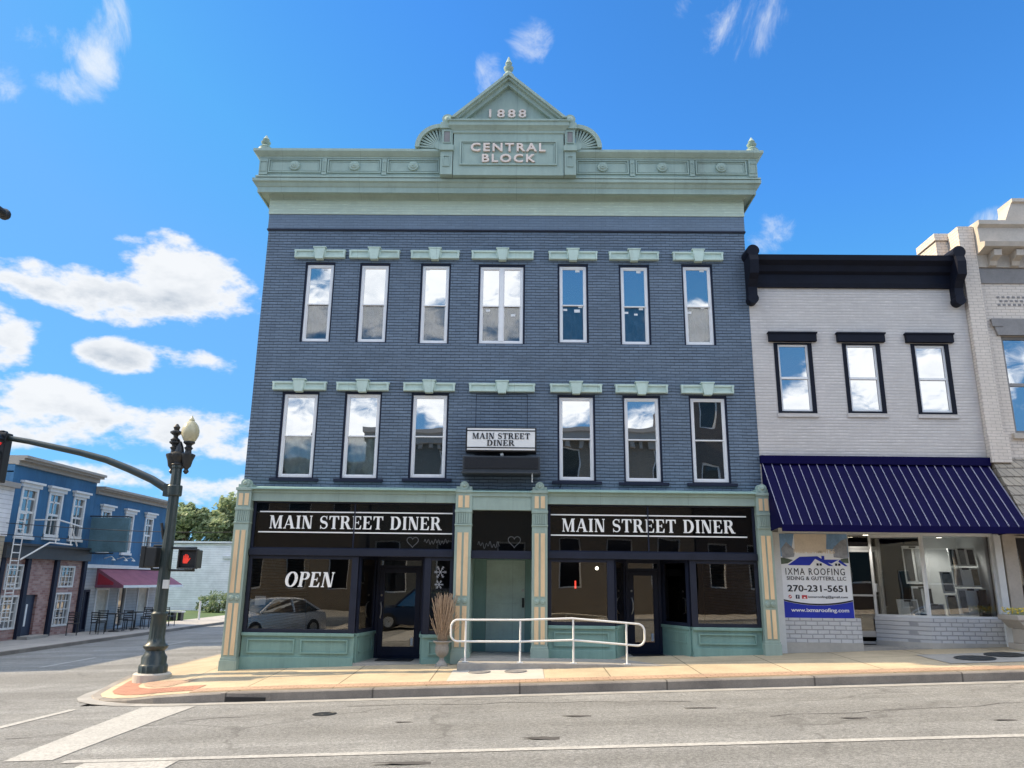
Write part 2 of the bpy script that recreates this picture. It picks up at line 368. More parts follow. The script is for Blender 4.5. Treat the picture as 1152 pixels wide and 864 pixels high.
# ------------------------------------------------------------------ mesh builder
class MB:
    def __init__(s): s.v = []; s.f = []; s.m = []
    def add(s, vs, fs, mi=0):
        o = len(s.v); s.v += [tuple(p) for p in vs]
        s.f += [tuple(i+o for i in f) for f in fs]; s.m += [mi]*len(fs)
        return s
    def box(s, x0, x1, y0, y1, z0, z1, mi=0):
        vs = [(x0, y0, z0), (x1, y0, z0), (x1, y1, z0), (x0, y1, z0), (x0, y0, z1), (x1, y0, z1), (x1, y1, z1), (x0, y1, z1)]
        return s.add(vs, [(3, 2, 1, 0), (4, 5, 6, 7), (0, 1, 5, 4), (1, 2, 6, 5), (2, 3, 7, 6), (3, 0, 4, 7)], mi)
    def quad(s, a, b, c, d, mi=0): return s.add([a, b, c, d], [(0, 1, 2, 3)], mi)
    def prism_xz(s, pts, y0, y1, mi=0):          # polygon in x,z extruded along y
        n = len(pts)
        vs = [(p[0], y0, p[1]) for p in pts] + [(p[0], y1, p[1]) for p in pts]
        fs = [tuple(range(n)), tuple(range(2*n-1, n-1, -1))] + [(i, i+n, (i+1) % n+n, (i+1) % n) for i in range(n)]
        return s.add(vs, fs, mi)
    def prism_yz(s, pts, x0, x1, mi=0):
        n = len(pts)
        vs = [(x0, p[0], p[1]) for p in pts] + [(x1, p[0], p[1]) for p in pts]
        fs = [tuple(range(n)), tuple(range(2*n-1, n-1, -1))] + [(i, i+n, (i+1) % n+n, (i+1) % n) for i in range(n)]
        return s.add(vs, fs, mi)
    def prism_xy(s, pts, z0, z1, mi=0):
        n = len(pts)
        vs = [(p[0], p[1], z0) for p in pts] + [(p[0], p[1], z1) for p in pts]
        fs = [tuple(range(n-1, -1, -1)), tuple(range(n, 2*n))] + [(i, (i+1) % n, (i+1) % n+n, i+n) for i in range(n)]
        return s.add(vs, fs, mi)
    def lathe(s, prof, cx, cy, n=20, mi=0, flute=0, nf=0):
        vs = []; fs = []
        for r, z in prof:
            for k in range(n):
                a = 2*PI*k/n
                q = r*(1+flute*math.cos(nf*a)) if flute else r
                vs.append((cx+q*math.cos(a), cy+q*math.sin(a), z))
        for i in range(len(prof)-1):
            for k in range(n):
                fs.append((i*n+k, i*n+(k+1) % n, (i+1)*n+(k+1) % n, (i+1)*n+k))
        fs.append(tuple(range(n-1, -1, -1))); fs.append(tuple((len(prof)-1)*n+k for k in range(n)))
        return s.add(vs, fs, mi)
    def disc_y(s, cx, cz, r, y0, y1, n=20, mi=0, r2=None):   # round boss facing -y
        r2 = r if r2 is None else r2
        vs = [(cx+r*math.cos(2*PI*k/n), y1, cz+r*math.sin(2*PI*k/n)) for k in range(n)] + [(cx+r2*math.cos(2*PI*k/n), y0, cz+r2*math.sin(2*PI*k/n)) for k in range(n)]
        fs = [(k, (k+1) % n, (k+1) % n+n, k+n) for k in range(n)] + [tuple(range(n, 2*n))]
        return s.add(vs, fs, mi)
    def tube(s, pts, r, n=8, mi=0, closed=False, r1=None):
        P = [Vector(p) for p in pts]; L = len(P); vs = []; fs = []
        prev = None
        for i, p in enumerate(P):
            if closed: t = (P[(i+1) % L]-P[i-1])
            else: t = P[min(i+1, L-1)]-P[max(i-1, 0)]
            t.normalize()
            ref = Vector((0, 0, 1)) if abs(t.z) < .9 else Vector((0, 1, 0))
            if prev is None: a = t.cross(ref).normalized()
            else:
                a = prev - t*prev.dot(t)
                a = a.normalized() if a.length > 1e-6 else t.cross(ref).normalized()
            prev = a; b = t.cross(a)
            q = r if r1 is None else r+(r1-r)*i/(L-1)
            for k in range(n):
                an = 2*PI*k/n
                vs.append(p+a*q*math.cos(an)+b*q*math.sin(an))
        for i in range(L if closed else L-1):
            for k in range(n):
                j = (i+1) % L
                fs.append((i*n+k, i*n+(k+1) % n, j*n+(k+1) % n, j*n+k))
        if not closed:
            fs.append(tuple(range(n-1, -1, -1))); fs.append(tuple((L-1)*n+k for k in range(n)))
        return s.add(vs, fs, mi)
    def ball(s, c, r, n=14, mi=0, sz=1):
        m_ = n//2
        prof = [(max(r*math.sin(PI*i/m_), .0005), c[2]-r*sz*math.cos(PI*i/m_)) for i in range(m_+1)]
        return s.lathe(prof, c[0], c[1], n, mi)
    def sweep(s, prof, x0, x1, y0, yb, mi=0):    # cornice: outline (outward offset, z) taken round left return, front, right return
        n = len(prof); vs = []; fs = []
        for d, z in prof:
            vs += [(x0-d, yb, z), (x0-d, y0-d, z), (x1+d, y0-d, z), (x1+d, yb, z)]
        for i in range(n-1):
            for k in range(3):
                fs.append((i*4+k, i*4+k+1, (i+1)*4+k+1, (i+1)*4+k))
        fs.append((0, 1, 2, 3)); fs.append(((n-1)*4+3, (n-1)*4+2, (n-1)*4+1, (n-1)*4))
        return s.add(vs, fs, mi)
    def wall(s, u0, u1, z0, z1, holes, y, depth, axis='x', mi=0, sgn=1, hard=None):
        # wall sheet in plane y (axis x) or x (axis y) with real openings and reveals of the given depth
        us = sorted(set([u0, u1]+[h[0] for h in holes]+[h[1] for h in holes]))
        zs = sorted(set([z0, z1]+[h[2] for h in holes]+[h[3] for h in holes]))
        P = (lambda u, d, z: (u, y+d, z)) if axis == 'x' else (lambda u, d, z: (y+d, u, z))
        for i in range(len(us)-1):
            for j in range(len(zs)-1):
                a, b, c, d = us[i], us[i+1], zs[j], zs[j+1]
                cu, cz = (a+b)/2, (c+d)/2
                if any(h[0] < cu < h[1] and h[2] < cz < h[3] for h in holes): continue
                s.quad(P(a, 0, c), P(b, 0, c), P(b, 0, d), P(a, 0, d), mi)
        for a, b, c, d in holes:
            D = depth*sgn
            s.quad(P(a, 0, c), P(a, D, c), P(a, D, d), P(a, 0, d), mi); s.quad(P(b, 0, c), P(b, 0, d), P(b, D, d), P(b, D, c), mi)
            s.quad(P(a, 0, d), P(a, D, d), P(b, D, d), P(b, 0, d), mi); s.quad(P(a, 0, c), P(b, 0, c), P(b, D, c), P(a, D, c), mi)
        return s
    def frame(s, x0, x1, z0, z1, w, y0, y1, mi=0, wt=None, wb=None):  # picture frame facing -y
        wt = w if wt is None else wt; wb = w if wb is None else wb
        s.box(x0, x0+w, y0, y1, z0, z1, mi); s.box(x1-w, x1, y0, y1, z0, z1, mi)
        s.box(x0+w, x1-w, y0, y1, z1-wt, z1, mi); s.box(x0+w, x1-w, y0, y1, z0, z0+wb, mi)
        return s
    def swapxy(s, X):            # turn a front that faces -y into one that faces +x at x = X
        s.v = [(X-p[1], p[0], p[2]) for p in s.v]; return s
def build(name, mb, mats, parent=None, smooth=False, bev=0):
    me = bpy.data.meshes.new(name)
    me.from_pydata(mb.v, [], mb.f)
    if not isinstance(mats, (list, tuple)): mats = [mats]
    for k in mats: me.materials.append(M[k] if isinstance(k, str) else k)
    me.polygons.foreach_set('material_index', mb.m)
    bm = bmesh.new(); bm.from_mesh(me); bmesh.ops.recalc_face_normals(bm, faces=bm.faces); bm.to_mesh(me); bm.free()
    if smooth:
        me.polygons.foreach_set('use_smooth', [True]*len(me.polygons))
    me.update()
    o = bpy.data.objects.new(name, me); C.objects.link(o)
    if smooth:
        try: me.set_sharp_from_angle(angle=R_(40))
        except Exception: pass
    if bev:
        md = o.modifiers.new('bevel', 'BEVEL'); md.width = bev; md.segments = 2; md.limit_method = 'ANGLE'; md.angle_limit = R_(40)
    if parent is not None: attach(o, parent)
    return o
def attach(o, parent):
    o.parent = parent
    q = parent
    loc = Vector((0, 0, 0))
    rot = Matrix.Identity(4)
    root = parent
    if root.type == 'EMPTY':
        o.matrix_parent_inverse = (Matrix.Translation(root.location) @ root.rotation_euler.to_matrix().to_4x4()).inverted() if not root.get('local') else Matrix.Identity(4)
def thing(name, label, cat, loc=(0, 0, 0), group=None):
    o = bpy.data.objects.new(name, None); C.objects.link(o)
    o.location = loc; o.empty_display_size = .2
    o['label'] = label; o['category'] = cat
    if group: o['group'] = group
    return o
def tag(o, label, cat, group=None):
    o['label'] = label; o['category'] = cat
    if group: o['group'] = group
    return o
def struct(o):
    o['kind'] = 'structure'; return o
def dup(root, loc, rotz=0, label=None):
    r = root.copy(); C.objects.link(r); r.location = loc; r.rotation_euler = (0, 0, rotz)
    if label: r['label'] = label
    for ch in list(root.children):
        c = ch.copy(); C.objects.link(c); c.parent = r
        for g in ch.children:
            d = g.copy(); C.objects.link(d); d.parent = c
    return r

# ------------------------------------------------------------------ lettering
def strokeq(pts, ws):
    out = []; n = len(pts); L = []; Rr = []
    for i in range(n):
        a = Vector(pts[max(i-1, 0)]); b = Vector(pts[min(i+1, n-1)])
        t = (b-a).normalized(); nn = Vector((-t.y, t.x)); p = Vector(pts[i])
        L.append(p+nn*ws[i]/2); Rr.append(p-nn*ws[i]/2)
    return [[tuple(Rr[i]), tuple(Rr[i+1]), tuple(L[i+1]), tuple(L[i])] for i in range(n-1)]
def rc(x0, y0, x1, y1): return [(x0, y0), (x1, y0), (x1, y1), (x0, y1)]
def sl(b0, b1, t0, t1, y0=0, y1=1): return [(b0, y0), (b1, y0), (t1, y1), (t0, y1)]
def arc(cx, cy, rx, ry, a0, a1, n=12):
    return [(cx+rx*math.cos(R_(a0+(a1-a0)*i/n)), cy+ry*math.sin(R_(a0+(a1-a0)*i/n))) for i in range(n+1)]
def serif(x0, x1, y): return rc(x0-.07, y, x1+.07, y+.065)
def glyph(ch):
    sh, e = .065, .935
    if ch == 'I': return [rc(.1, 0, .3, 1), serif(.1, .3, 0), serif(.1, .3, e)], .4
    if ch == 'M': return [rc(.12, 0, .19, 1), rc(.8, 0, 1.0, 1), sl(.46, .6, .1, .32), sl(.46, .53, .8, .88), serif(.12, .19, 0), serif(.8, 1., 0), rc(.04, e, .2, 1), rc(.9, e, 1.07, 1)], 1.12
    if ch == 'A': return [sl(.06, .13, .38, .46), sl(.62, .84, .34, .54), rc(.17, .28, .68, .35), serif(.06, .13, 0), serif(.62, .84, 0)], .92
    if ch == 'N': return [rc(.12, 0, .19, 1), rc(.72, 0, .79, 1), sl(.56, .79, .1, .34), serif(.12, .19, 0), rc(.04, e, .2, 1), serif(.72, .79, e)], .9
    if ch == 'T': return [rc(.32, 0, .52, 1), rc(.03, .92, .81, 1), sl(.03, .07, .03, .16, .7, .93), sl(.77, .81, .68, .81, .7, .93), serif(.32, .52, 0)], .84
    if ch == 'E': return [rc(.1, 0, .3, 1), rc(.03, .93, .7, 1), rc(.03, 0, .72, .07), rc(.28, .47, .52, .54), sl(.66, .7, .56, .7, .72, .94), [(.58, .05), (.72, .05), (.74, .3), (.69, .3)], rc(.49, .38, .54, .63)], .78
    if ch == 'L': return [rc(.1, 0, .3, 1), rc(.03, 0, .72, .07), serif(.1, .3, e)], .76
    if ch in 'RPB':
        b = strokeq([(.28, .965), (.42, .965)]+arc(.44, .745, .2, .22, 90, -90, 10)+[(.42, .525), (.28, .525)], [.07, .07]+[.07+.13*math.sin(PI*i/10) for i in range(11)]+[.07, .07])
        if ch == 'P': return [rc(.1, 0, .3, 1), serif(.1, .3, 0), rc(.03, e, .3, 1)]+b, .74
        return [rc(.1, 0, .3, 1), serif(.1, .3, 0), rc(.03, e, .3, 1), sl(.64, .88, .36, .58, 0, .54), rc(.62, 0, .94, .06)]+b, .92
    if ch == 'D':
        b = strokeq([(.28, .965), (.38, .965)]+arc(.4, .5, .36, .465, 90, -90, 16)+[(.38, .035), (.28, .035)], [.07, .07]+[.07+.15*math.sin(PI*i/16) for i in range(17)]+[.07, .07])
        return [rc(.1, 0, .3, 1), rc(.03, e, .3, 1), rc(.03, 0, .3, .065)]+b, .92
    if ch == 'O':
        p = arc(.45, .5, .33, .47, 0, 360, 28)
        return strokeq(p, [.07+.15*abs(math.cos(2*PI*i/28)) for i in range(29)]), .9
    if ch == 'S':
        p = arc(.36, .74, .24, .225, 25, 270, 12)+arc(.36, .27, .25, .235, 90, -155, 12)[1:]
        n = len(p)
        return strokeq(p, [.06+.15*math.exp(-((i-(n-1)/2)/5.)**2) for i in range(n)])+[rc(.55, .74, .6, 1), rc(.09, 0, .14, .28)], .7
    return [], .42
def serif_text(name, txt, fit, y, mat, parent, depth=.02, shear=0.0, bold=0.0):
    polys = []; words = [[]]; x = 0
    for ch in txt:
        g, w = glyph(ch)
        if ch == ' ': words.append([])
        for p in g:
            polys.append([(a+x+shear*b, b) for a, b in p]); words[-1].append(polys[-1])
        x += w+.06
    xs = [p[0] for q in polys for p in q]; a, b = min(xs), max(xs)
    x0, x1, z0, z1 = fit
    k = 0
    for word in words:
        mb = MB()
        for q in word:
            mb.prism_xz([(x0+(p[0]-a)/(b-a)*(x1-x0), z0+p[1]*(z1-z0)) for p in q], y-depth-.00025*(k % 9), y); k += 1
        build(name, mb, mat, parent)
def sans_text(name, txt, fit, y, mat, parent, depth=.01, offset=.0, spacing=1.0):
    cu = bpy.data.curves.new('t', 'FONT'); cu.body = txt; cu.size = 1; cu.extrude = .01; cu.offset = offset; cu.space_character = spacing
    cu.resolution_u = 3
    to = bpy.data.objects.new('t', cu); C.objects.link(to)
    dg = bpy.context.evaluated_depsgraph_get(); dg.update()
    me = bpy.data.meshes.new_from_object(to.evaluated_get(dg))
    bpy.data.objects.remove(to)
    xs = [v.co.x for v in me.vertices]; ys = [v.co.y for v in me.vertices]
    a, b, c, d = min(xs), max(xs), min(ys), max(ys)
    x0, x1, z0, z1 = fit
    for v in me.vertices:
        p = v.co.copy()
        v.co = (x0+(p.x-a)/(b-a)*(x1-x0), y-depth if p.z > 0 else y, z0+(p.y-c)/(d-c)*(z1-z0))
    me.materials.clear(); me.materials.append(M[mat])
    me.name = name
    o = bpy.data.objects.new(name, me); C.objects.link(o)
    bm = bmesh.new(); bm.from_mesh(me); bmesh.ops.recalc_face_normals(bm, faces=bm.faces); bm.to_mesh(me); bm.free()
    if parent is not None: attach(o, parent)
    return o

# ------------------------------------------------------------------ terrain
def g(x): return .039*max(-20, min(32, x))
KY = 13.38                                 # kerb line of the main street
def road_z(x, y):
    t = min(1, abs(y-9)/4.4)
    return g(x)-.20-.03*t*t
def walk_z(x, y): return g(x)-.075*max(0, min(1, (16.5-y)/3.1))
XS = [-400, -120, -60, -36, -26, -20]+[-19+i for i in range(0, 52)]+[40, 60, 120, 400]
def sheet(name, xs, ys, zf, mat):
    mb = MB(); n = len(ys)
    vs = [(x, y, zf(x, y)) for x in xs for y in ys]
    fs = [(i*n+j, (i+1)*n+j, (i+1)*n+j+1, i*n+j+1) for i in range(len(xs)-1) for j in range(n-1)]
    mb.add(vs, fs)
    o = build(name, mb, mat, smooth=True)
    return struct(o)
sheet('ground', [-3000]+XS+[3000], [-3000, -400, -100, -20, 0, 20, 60, 120, 400, 3000], lambda x, y: g(x)-.42, 'earth')
road = sheet('main_road', XS, [.7, 2, 3.5, 5, 6.5, 8, 9, 10, 11, 12, 13, KY+.02], road_z, 'road')
sheet('cross_road', [-16.1, -15, -14, -13, -12, -11, -10, -9, -7.2], [KY+.02, 14, 15, 16, 18, 22, 30, 45, 70, 110, 200], lambda x, y: g(x)-.23, 'road')
sheet('cross_road', [-16.1, -15, -14, -13, -12, -11, -10, -9, -8], [-26.5, -20, -5, 0, .7], lambda x, y: g(x)-.231, 'road')

def mark(name, pts, lift=.006):
    mb = MB()
    # subdivide along the long direction so that the paint follows the crown
    a, b, c, d = [Vector((p[0], p[1])) for p in pts]
    N = 24
    for i in range(N):
        q = [a.lerp(d, i/N), b.lerp(c, i/N), b.lerp(c, (i+1)/N), a.lerp(d, (i+1)/N)]
        mb.quad(*[(p.x, p.y, road_z(p.x, p.y)+lift) for p in q])
    o = build(name, mb, 'paint'); o.parent = road
    return o
mark('lane_line', [(-4.9, 8.90), (-4.9, 9.04), (36, 9.12), (36, 8.98)])
mark('crosswalk_stripe', [(-5.98, 13.05), (-5.12, 13.0), (-5.08, 9.06), (-5.62, 9.06)])
mark('crosswalk_stripe', [(-4.62, 8.88), (-3.62, 8.88), (-3.5, 1.2), (-4.3, 1.2)])
mark('crosswalk_line', [(-7.12, 13.0), (-6.98, 13.0), (-7.2, 9.5), (-7.36, 9.5)])
mark('lane_line', [(-4.9, 4.9), (-4.9, 5.02), (36, 5.02), (36, 4.9)])
for y0 in (20.5, 27, 33.5, 40, 46.5):
    mb = MB(); mb.quad(*[(x, y, g(x)-.224) for x, y in ((-12.2, y0), (-12.06, y0), (-12.06, y0+2.6), (-12.2, y0+2.6))])
    o = build('lane_dash', mb, 'paint'); o.parent = road

# sidewalk with a rounded corner and a dropped kerb
kp = [(36, KY, 1), (30, KY, 1), (24, KY, 1)]
x = 20.
while x > -5.4:
    kp.append((x, KY, 1)); x -= .8
kp += [(-5.5, KY, .9), (-6.0, 13.42, .75), (-6.5, 13.56, .45), (-7.0, 13.84, .2), (-7.4, 14.2, .12), (-7.68, 14.65, .12), (-7.84, 15.2, .2), (-7.92, 15.8, .6), (-7.96, 16.5, 1)]
kp += [(-8.0, yy, 1) for yy in (18, 20, 24, 30, 40, 60, 110)]
def inner(p):
    if p[0] > -5.6: return (p[0], 16.62)
    if p[1] < 16.6: return (-5.9, 16.62)
    return (-5.93, p[1])
mb = MB(); mk = MB(); NR = 8; KW = .16
rows = []; krow = []
for i, (x, y, h) in enumerate(kp):
    ix, iy = inner((x, y)); dv = Vector((ix-x, iy-y)); dl = dv.length; dn = dv/dl
    zk = road_z(x, y)+.15*h if y <= KY+.05 else g(x)-.23+.15*h
    zi = walk_z(ix, iy) if y < 16.6 else g(ix)-.01
    nrm = dn if not (x > -5.6 or y > 16.6) else (Vector((0, 1)) if x > -5.6 else Vector((1, 0)))
    zr = zk-.15*h
    p1 = (x+nrm.x*KW, y+nrm.y*KW)
    rows.append([(p1[0]+(ix-p1[0])*t, p1[1]+(iy-p1[1])*t, (zk+.004)+(zi-zk-.004)*min(1, t*1.15) if t > 0 else zk+.004) for t in [k/NR for k in range(NR+1)]])
    krow.append([(x-nrm.x*.0, y-nrm.y*.0, zr-.2), (x, y, zk-.02), (x+nrm.x*.02, y+nrm.y*.02, zk), (p1[0], p1[1], zk), (p1[0], p1[1], zk-.2)])
n = NR+1
mb.add([p for r in rows for p in r], [(i*n+j, i*n+j+1, (i+1)*n+j+1, (i+1)*n+j) for i in range(len(rows)-1) for j in range(NR)])
struct(build('sidewalk', mb, 'walk', smooth=True))
SLOT = (-4.95, -4.0)
fsk = []
for i in range(len(krow)-1):
    xa, xb = krow[i][0][0], krow[i+1][0][0]
    for j in range(4): fsk.append((i*5+j, (i+1)*5+j, (i+1)*5+j+1, i*5+j+1))
mk.add([p for r in krow for p in r], fsk)
struct(build('kerb', mk, 'kerb'))
# gutter pan: pale concrete strip at the kerb foot
gp = MB()
for i in range(len(kp)-8):
    (xa, ya, _), (xb, yb, _) = kp[i], kp[i+1]
    wa = .28
    gp.quad((xa, ya-.002, road_z(xa, ya)+.005), (xb, yb-.002, road_z(xb, yb)+.005), (xb-(.1 if xb < -6 else 0), yb-wa, road_z(xb, yb-wa)+.005), (xa-(.1 if xa < -6 else 0), ya-wa, road_z(xa, ya-wa)+.005))
struct(build('gutter_strip', gp, 'gutter_conc'))
# red paver bands
def interp(i, t):
    r = rows[i]; k = min(NR-1, int(t*NR)); f_ = t*NR-k
    a, b = Vector(r[k]), Vector(r[k+1]); return a.lerp(b, f_)+Vector((0, 0, .006))
i0 = next(i for i, p in enumerate(kp) if p[0] < -5.4)
pb = MB()
for i in range(i0, i0+7):
    pb.quad(interp(i, .08), interp(i+1, .08), interp(i+1, .26), interp(i, .26))
struct(build('paver_band', pb, 'pavers'))
pb = MB()
for i in range(0, i0):
    pb.quad(interp(i, .015), interp(i+1, .015), interp(i+1, .13), interp(i, .13))
struct(build('paver_band', pb, 'pavers_pale'))
pb = MB()
pb.add([interp(i0+2, .3), interp(i0+3, .3), interp(i0+4, .3), interp(i0+5, .3), interp(i0+6, .3), interp(i0+1, .5)], [(0, 1, 2, 3, 4, 5)])
struct(build('paver_patch', pb, 'pavers_pale'))
# white concrete patch before the platform
pb = MB()
def wz(x, y):   # height of the sidewalk sheet
    zk = road_z(x, KY)+.154; t = (y-KY-KW)/(16.62-KY-KW)
    return zk+(walk_z(x, 16.5)-zk)*min(1, max(0, t)*1.15)
def gsheet(mb, x0, x1, y0, y1, lift, nx=8, ny=8):
    for i in range(nx):
        for j in range(ny):
            q = [(x0+(x1-x0)*(i+a)/nx, y0+(y1-y0)*(j+b)/ny) for a, b in ((0, 0), (1, 0), (1, 1), (0, 1))]
            mb.quad(*[(p[0], p[1], wz(*p)+lift) for p in q])
gsheet(pb, -1.25, .42, 13.9, 15.35, .008)
struct(build('pale_slab', pb, 'concrete_light'))
pb = MB(); gsheet(pb, 7.55, 9.9, 14.35, 15.6, .008)
struct(build('pale_slab', pb, 'concrete'))
def cover(name, cx, cy, r, label, zf, mat='cast_iron', group=None, ry=None):
    c = MB(); N = 28; ry = ry or r
    def ring(q, dz): return [(cx+q*r*math.cos(2*PI*k/N), cy+q*ry*math.sin(2*PI*k/N), zf(cx+q*r*math.cos(2*PI*k/N), cy+q*ry*math.sin(2*PI*k/N))+dz) for k in range(N)]
    rs = [ring(1, .0), ring(1, .016), ring(.9, .018), ring(.88, .012), ring(.3, .012), ring(.28, .016)]
    vs = [p for q in rs for p in q]
    fs = [(i*N+k, i*N+(k+1) % N, (i+1)*N+(k+1) % N, (i+1)*N+k) for i in range(len(rs)-1) for k in range(N)]+[tuple((len(rs)-1)*N+k for k in range(N))]
    c.add(vs, fs)
    return tag(build(name, c, mat), label, 'manhole cover', group)
cover('manhole_cover', 8.28, 14.89, .34, 'black round cover in the pale slab, the one nearer the kerb', lambda x, y: wz(x, y)+.006, group='utility covers in the sidewalk')
cover('manhole_cover', 9.02, 15.22, .34, 'black round cover in the pale slab, the one nearer the flower planter', lambda x, y: wz(x, y)+.006, group='utility covers in the sidewalk')
cover('meter_cover', -.74, 14.86, .2, 'small grey round meter cover near the platform edge, left one', lambda x, y: wz(x, y)+.008, 'grey_stone', 'meter covers in the white slab')
cover('meter_cover', -.08, 14.82, .2, 'small grey round meter cover near the platform edge, right one', lambda x, y: wz(x, y)+.008, 'grey_stone', 'meter covers in the white slab')
cover('manhole_cover', -2.79, 11.8, .17, 'small dark round valve cover set in the asphalt road', lambda x, y: road_z(x, y)-.008)
# storm drain: a black block stands in for the shade inside the slot
sd = thing('storm_drain', 'dark storm drain slot in the kerb face beside the crosswalk stripe', 'drain', (-4.45, KY, g(-4.45)-.2))
q = MB(); q.box(-4.88, -4.06, KY-.008, KY+.1, g(-4.5)-.25, g(-4.5)-.10); build('frame', q, 'kerb', sd)
q = MB(); q.box(-4.80, -4.14, KY-.014, KY+.05, g(-4.5)-.225, g(-4.5)-.155); build('opening', q, 'letter_black', sd)
# tar patches on the road
for (cx, cy, rx, ry, sd_) in ((.35, 9.55, .34, .12, 1), (.85, 11.0, .3, .07, 2), (2.6, 11.4, .4, .05, 3), (-1.5, 10.9, .15, .05, 4), (4.2, 10.3, .3, .06, 5), (-1.0, 8.45, .5, .07, 6), (5.8, 9.9, .25, .05, 8)):
    random.seed(sd_); q = MB(); N = 18
    q.add([(cx+rx*math.cos(2*PI*k/N)*random.uniform(.55, 1.1), cy+ry*math.sin(2*PI*k/N)*random.uniform(.5, 1.2), road_z(cx, cy)+.004) for k in range(N)], [tuple(range(N))])
    o = build('tar_patch', q, pm('tar', (.075, .07, .066), .8, .4, 12, .3) if 'tar' not in bpy.data.materials else bpy.data.materials['tar']); o.parent = road
for (x0, y0, dx, dy, n_, sd_) in ((-2.6, 12.6, .34, -.03, 16, 4), (3.2, 10.6, .36, .05, 18, 9), (6.2, 8.2, .3, .1, 12, 13), (-6.5, 10.4, .25, .14, 12, 17)):
    rn_ = random.Random(sd_); q = MB(); P_ = []
    for k in range(n_): P_.append((x0+dx*k+rn_.uniform(-.06, .06), y0+dy*k+rn_.uniform(-.09, .09)))
    for k in range(n_-1):
        (xa, ya), (xb, yb) = P_[k], P_[k+1]; w_ = rn_.uniform(.006, .014)
        q.quad((xa, ya-w_, road_z(xa, ya)+.003), (xb, yb-w_, road_z(xb, yb)+.003), (xb, yb+w_, road_z(xb, yb)+.003), (xa, ya+w_, road_z(xa, ya)+.003))
    o = build('sealed_crack', q, bpy.data.materials['tar']); o.parent = road
random.seed(7)

# ------------------------------------------------------------------ diner building
DX0, DX1, FY = -5.98, 5.12, 16.5
D = thing('diner_building', 'three storey slate blue brick block with sage cornice and a diner on its ground floor', 'building', (-.43, FY, 0))
W3 = [(-5.0, -4.39, 6.75, 8.61), (-3.735, -3.115, 6.75, 8.6), (-2.325, -1.71, 6.73, 8.6), (-.99, .0, 6.735, 8.585), (.83, 1.445, 6.775, 8.61), (2.235, 2.85, 6.74, 8.6), (3.67, 4.297, 6.742, 8.622)]
W2 = [(-5.27, -4.533, 3.675, 5.52), (-3.882, -3.14, 3.675, 5.532), (-2.407, -1.66, 3.697, 5.52), (.815, 1.56, 3.672, 5.5), (2.244, 2.995, 3.662, 5.5), (3.70, 4.45, 3.66, 5.505)]
T = .042
holes = [(a-T, b+T, c-T*.6, d+T*1.3) for a, b, c, d in W3+W2]
w = MB()
w.wall(DX0, DX1, 3.4, 9.5, holes, FY, .16)
w.quad((DX0, FY, -.6), (DX0, 38, -.6), (DX0, 38, 10), (DX0, FY, 10)); w.quad((DX1, FY, -.6), (DX1, 38, -.6), (DX1, 38, 10), (DX1, FY, 10))
w.quad((DX0, 38, -.6), (DX1, 38, -.6), (DX1, 38, 10), (DX0, 38, 10))
build('wall', w, 'brick_blue', D)
# the bricked-up middle window: sunk edges
q = MB(); q.frame(-1.02, .12, 4.2, 5.55, .012, FY-.004, FY+.02); build('blocked_window_edge', q, 'navy_soft', D)
q = MB(); q.box(DX0-.015, DX1+.015, FY-.02, FY+.3, 9.49, 9.86); build('brick_band', q, 'band_blue', D)
q = MB(); q.box(DX0-.03, DX1+.03, FY-.035, FY+.3, 9.455, 9.49); build('string_course', q, 'navy_soft', D)
q = MB(); q.box(DX0-.025, DX1+.025, FY-.04, FY+.3, 9.86, 10.34); build('frieze', q, 'sage_light', D)
q = MB(); q.box(DX0+.1, DX1-.1, FY+.3, 37.9, 9.9, 10.0); build('roof', q, 'roof', D)
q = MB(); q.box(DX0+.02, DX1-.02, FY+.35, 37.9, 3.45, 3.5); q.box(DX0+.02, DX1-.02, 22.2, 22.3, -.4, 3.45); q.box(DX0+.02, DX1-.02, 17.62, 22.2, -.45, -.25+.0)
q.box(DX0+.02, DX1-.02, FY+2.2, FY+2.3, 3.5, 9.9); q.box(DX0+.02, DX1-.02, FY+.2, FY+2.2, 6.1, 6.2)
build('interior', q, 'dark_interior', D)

def lintel(x0, x1, z0, z1):
    q = MB(); cx = (x0+x1)/2; h = z1-z0
    q.box(x0, x1, FY-.06, FY+.02, z0, z1)
    q.box(x0-.015, x1+.015, FY-.075, FY+.02, z1-.035, z1+.002)
    q.frame(x0, cx-.1, z0, z1, .045, FY-.088, FY-.05); q.frame(cx+.1, x1, z0, z1, .045, FY-.088, FY-.05)
    q.prism_xz([(cx-.085, z0-.045), (cx+.085, z0-.045), (cx+.13, z1+.025), (cx-.13, z1+.025)], FY-.13, FY)
    q.box(cx-.15, cx+.15, FY-.14, FY, z1+.025, z1+.055)
    build('lintel', q, 'sage_lintel', D, bev=.006)
for a, b in ((-5.295, -4.13), (-4.025, -2.87), (-2.6, -1.485), (-1.195, .23), (.585, 1.695), (1.975, 3.112), (3.44, 4.585)): lintel(a, b, 8.745, 8.945)
for a, b in ((-5.525, -4.345), (-4.107, -2.955), (-2.625, -1.49), (-1.17, .273), (.617, 1.75), (2.05, 3.197), (3.494, 4.642)): lintel(a, b, 5.595, 5.785)

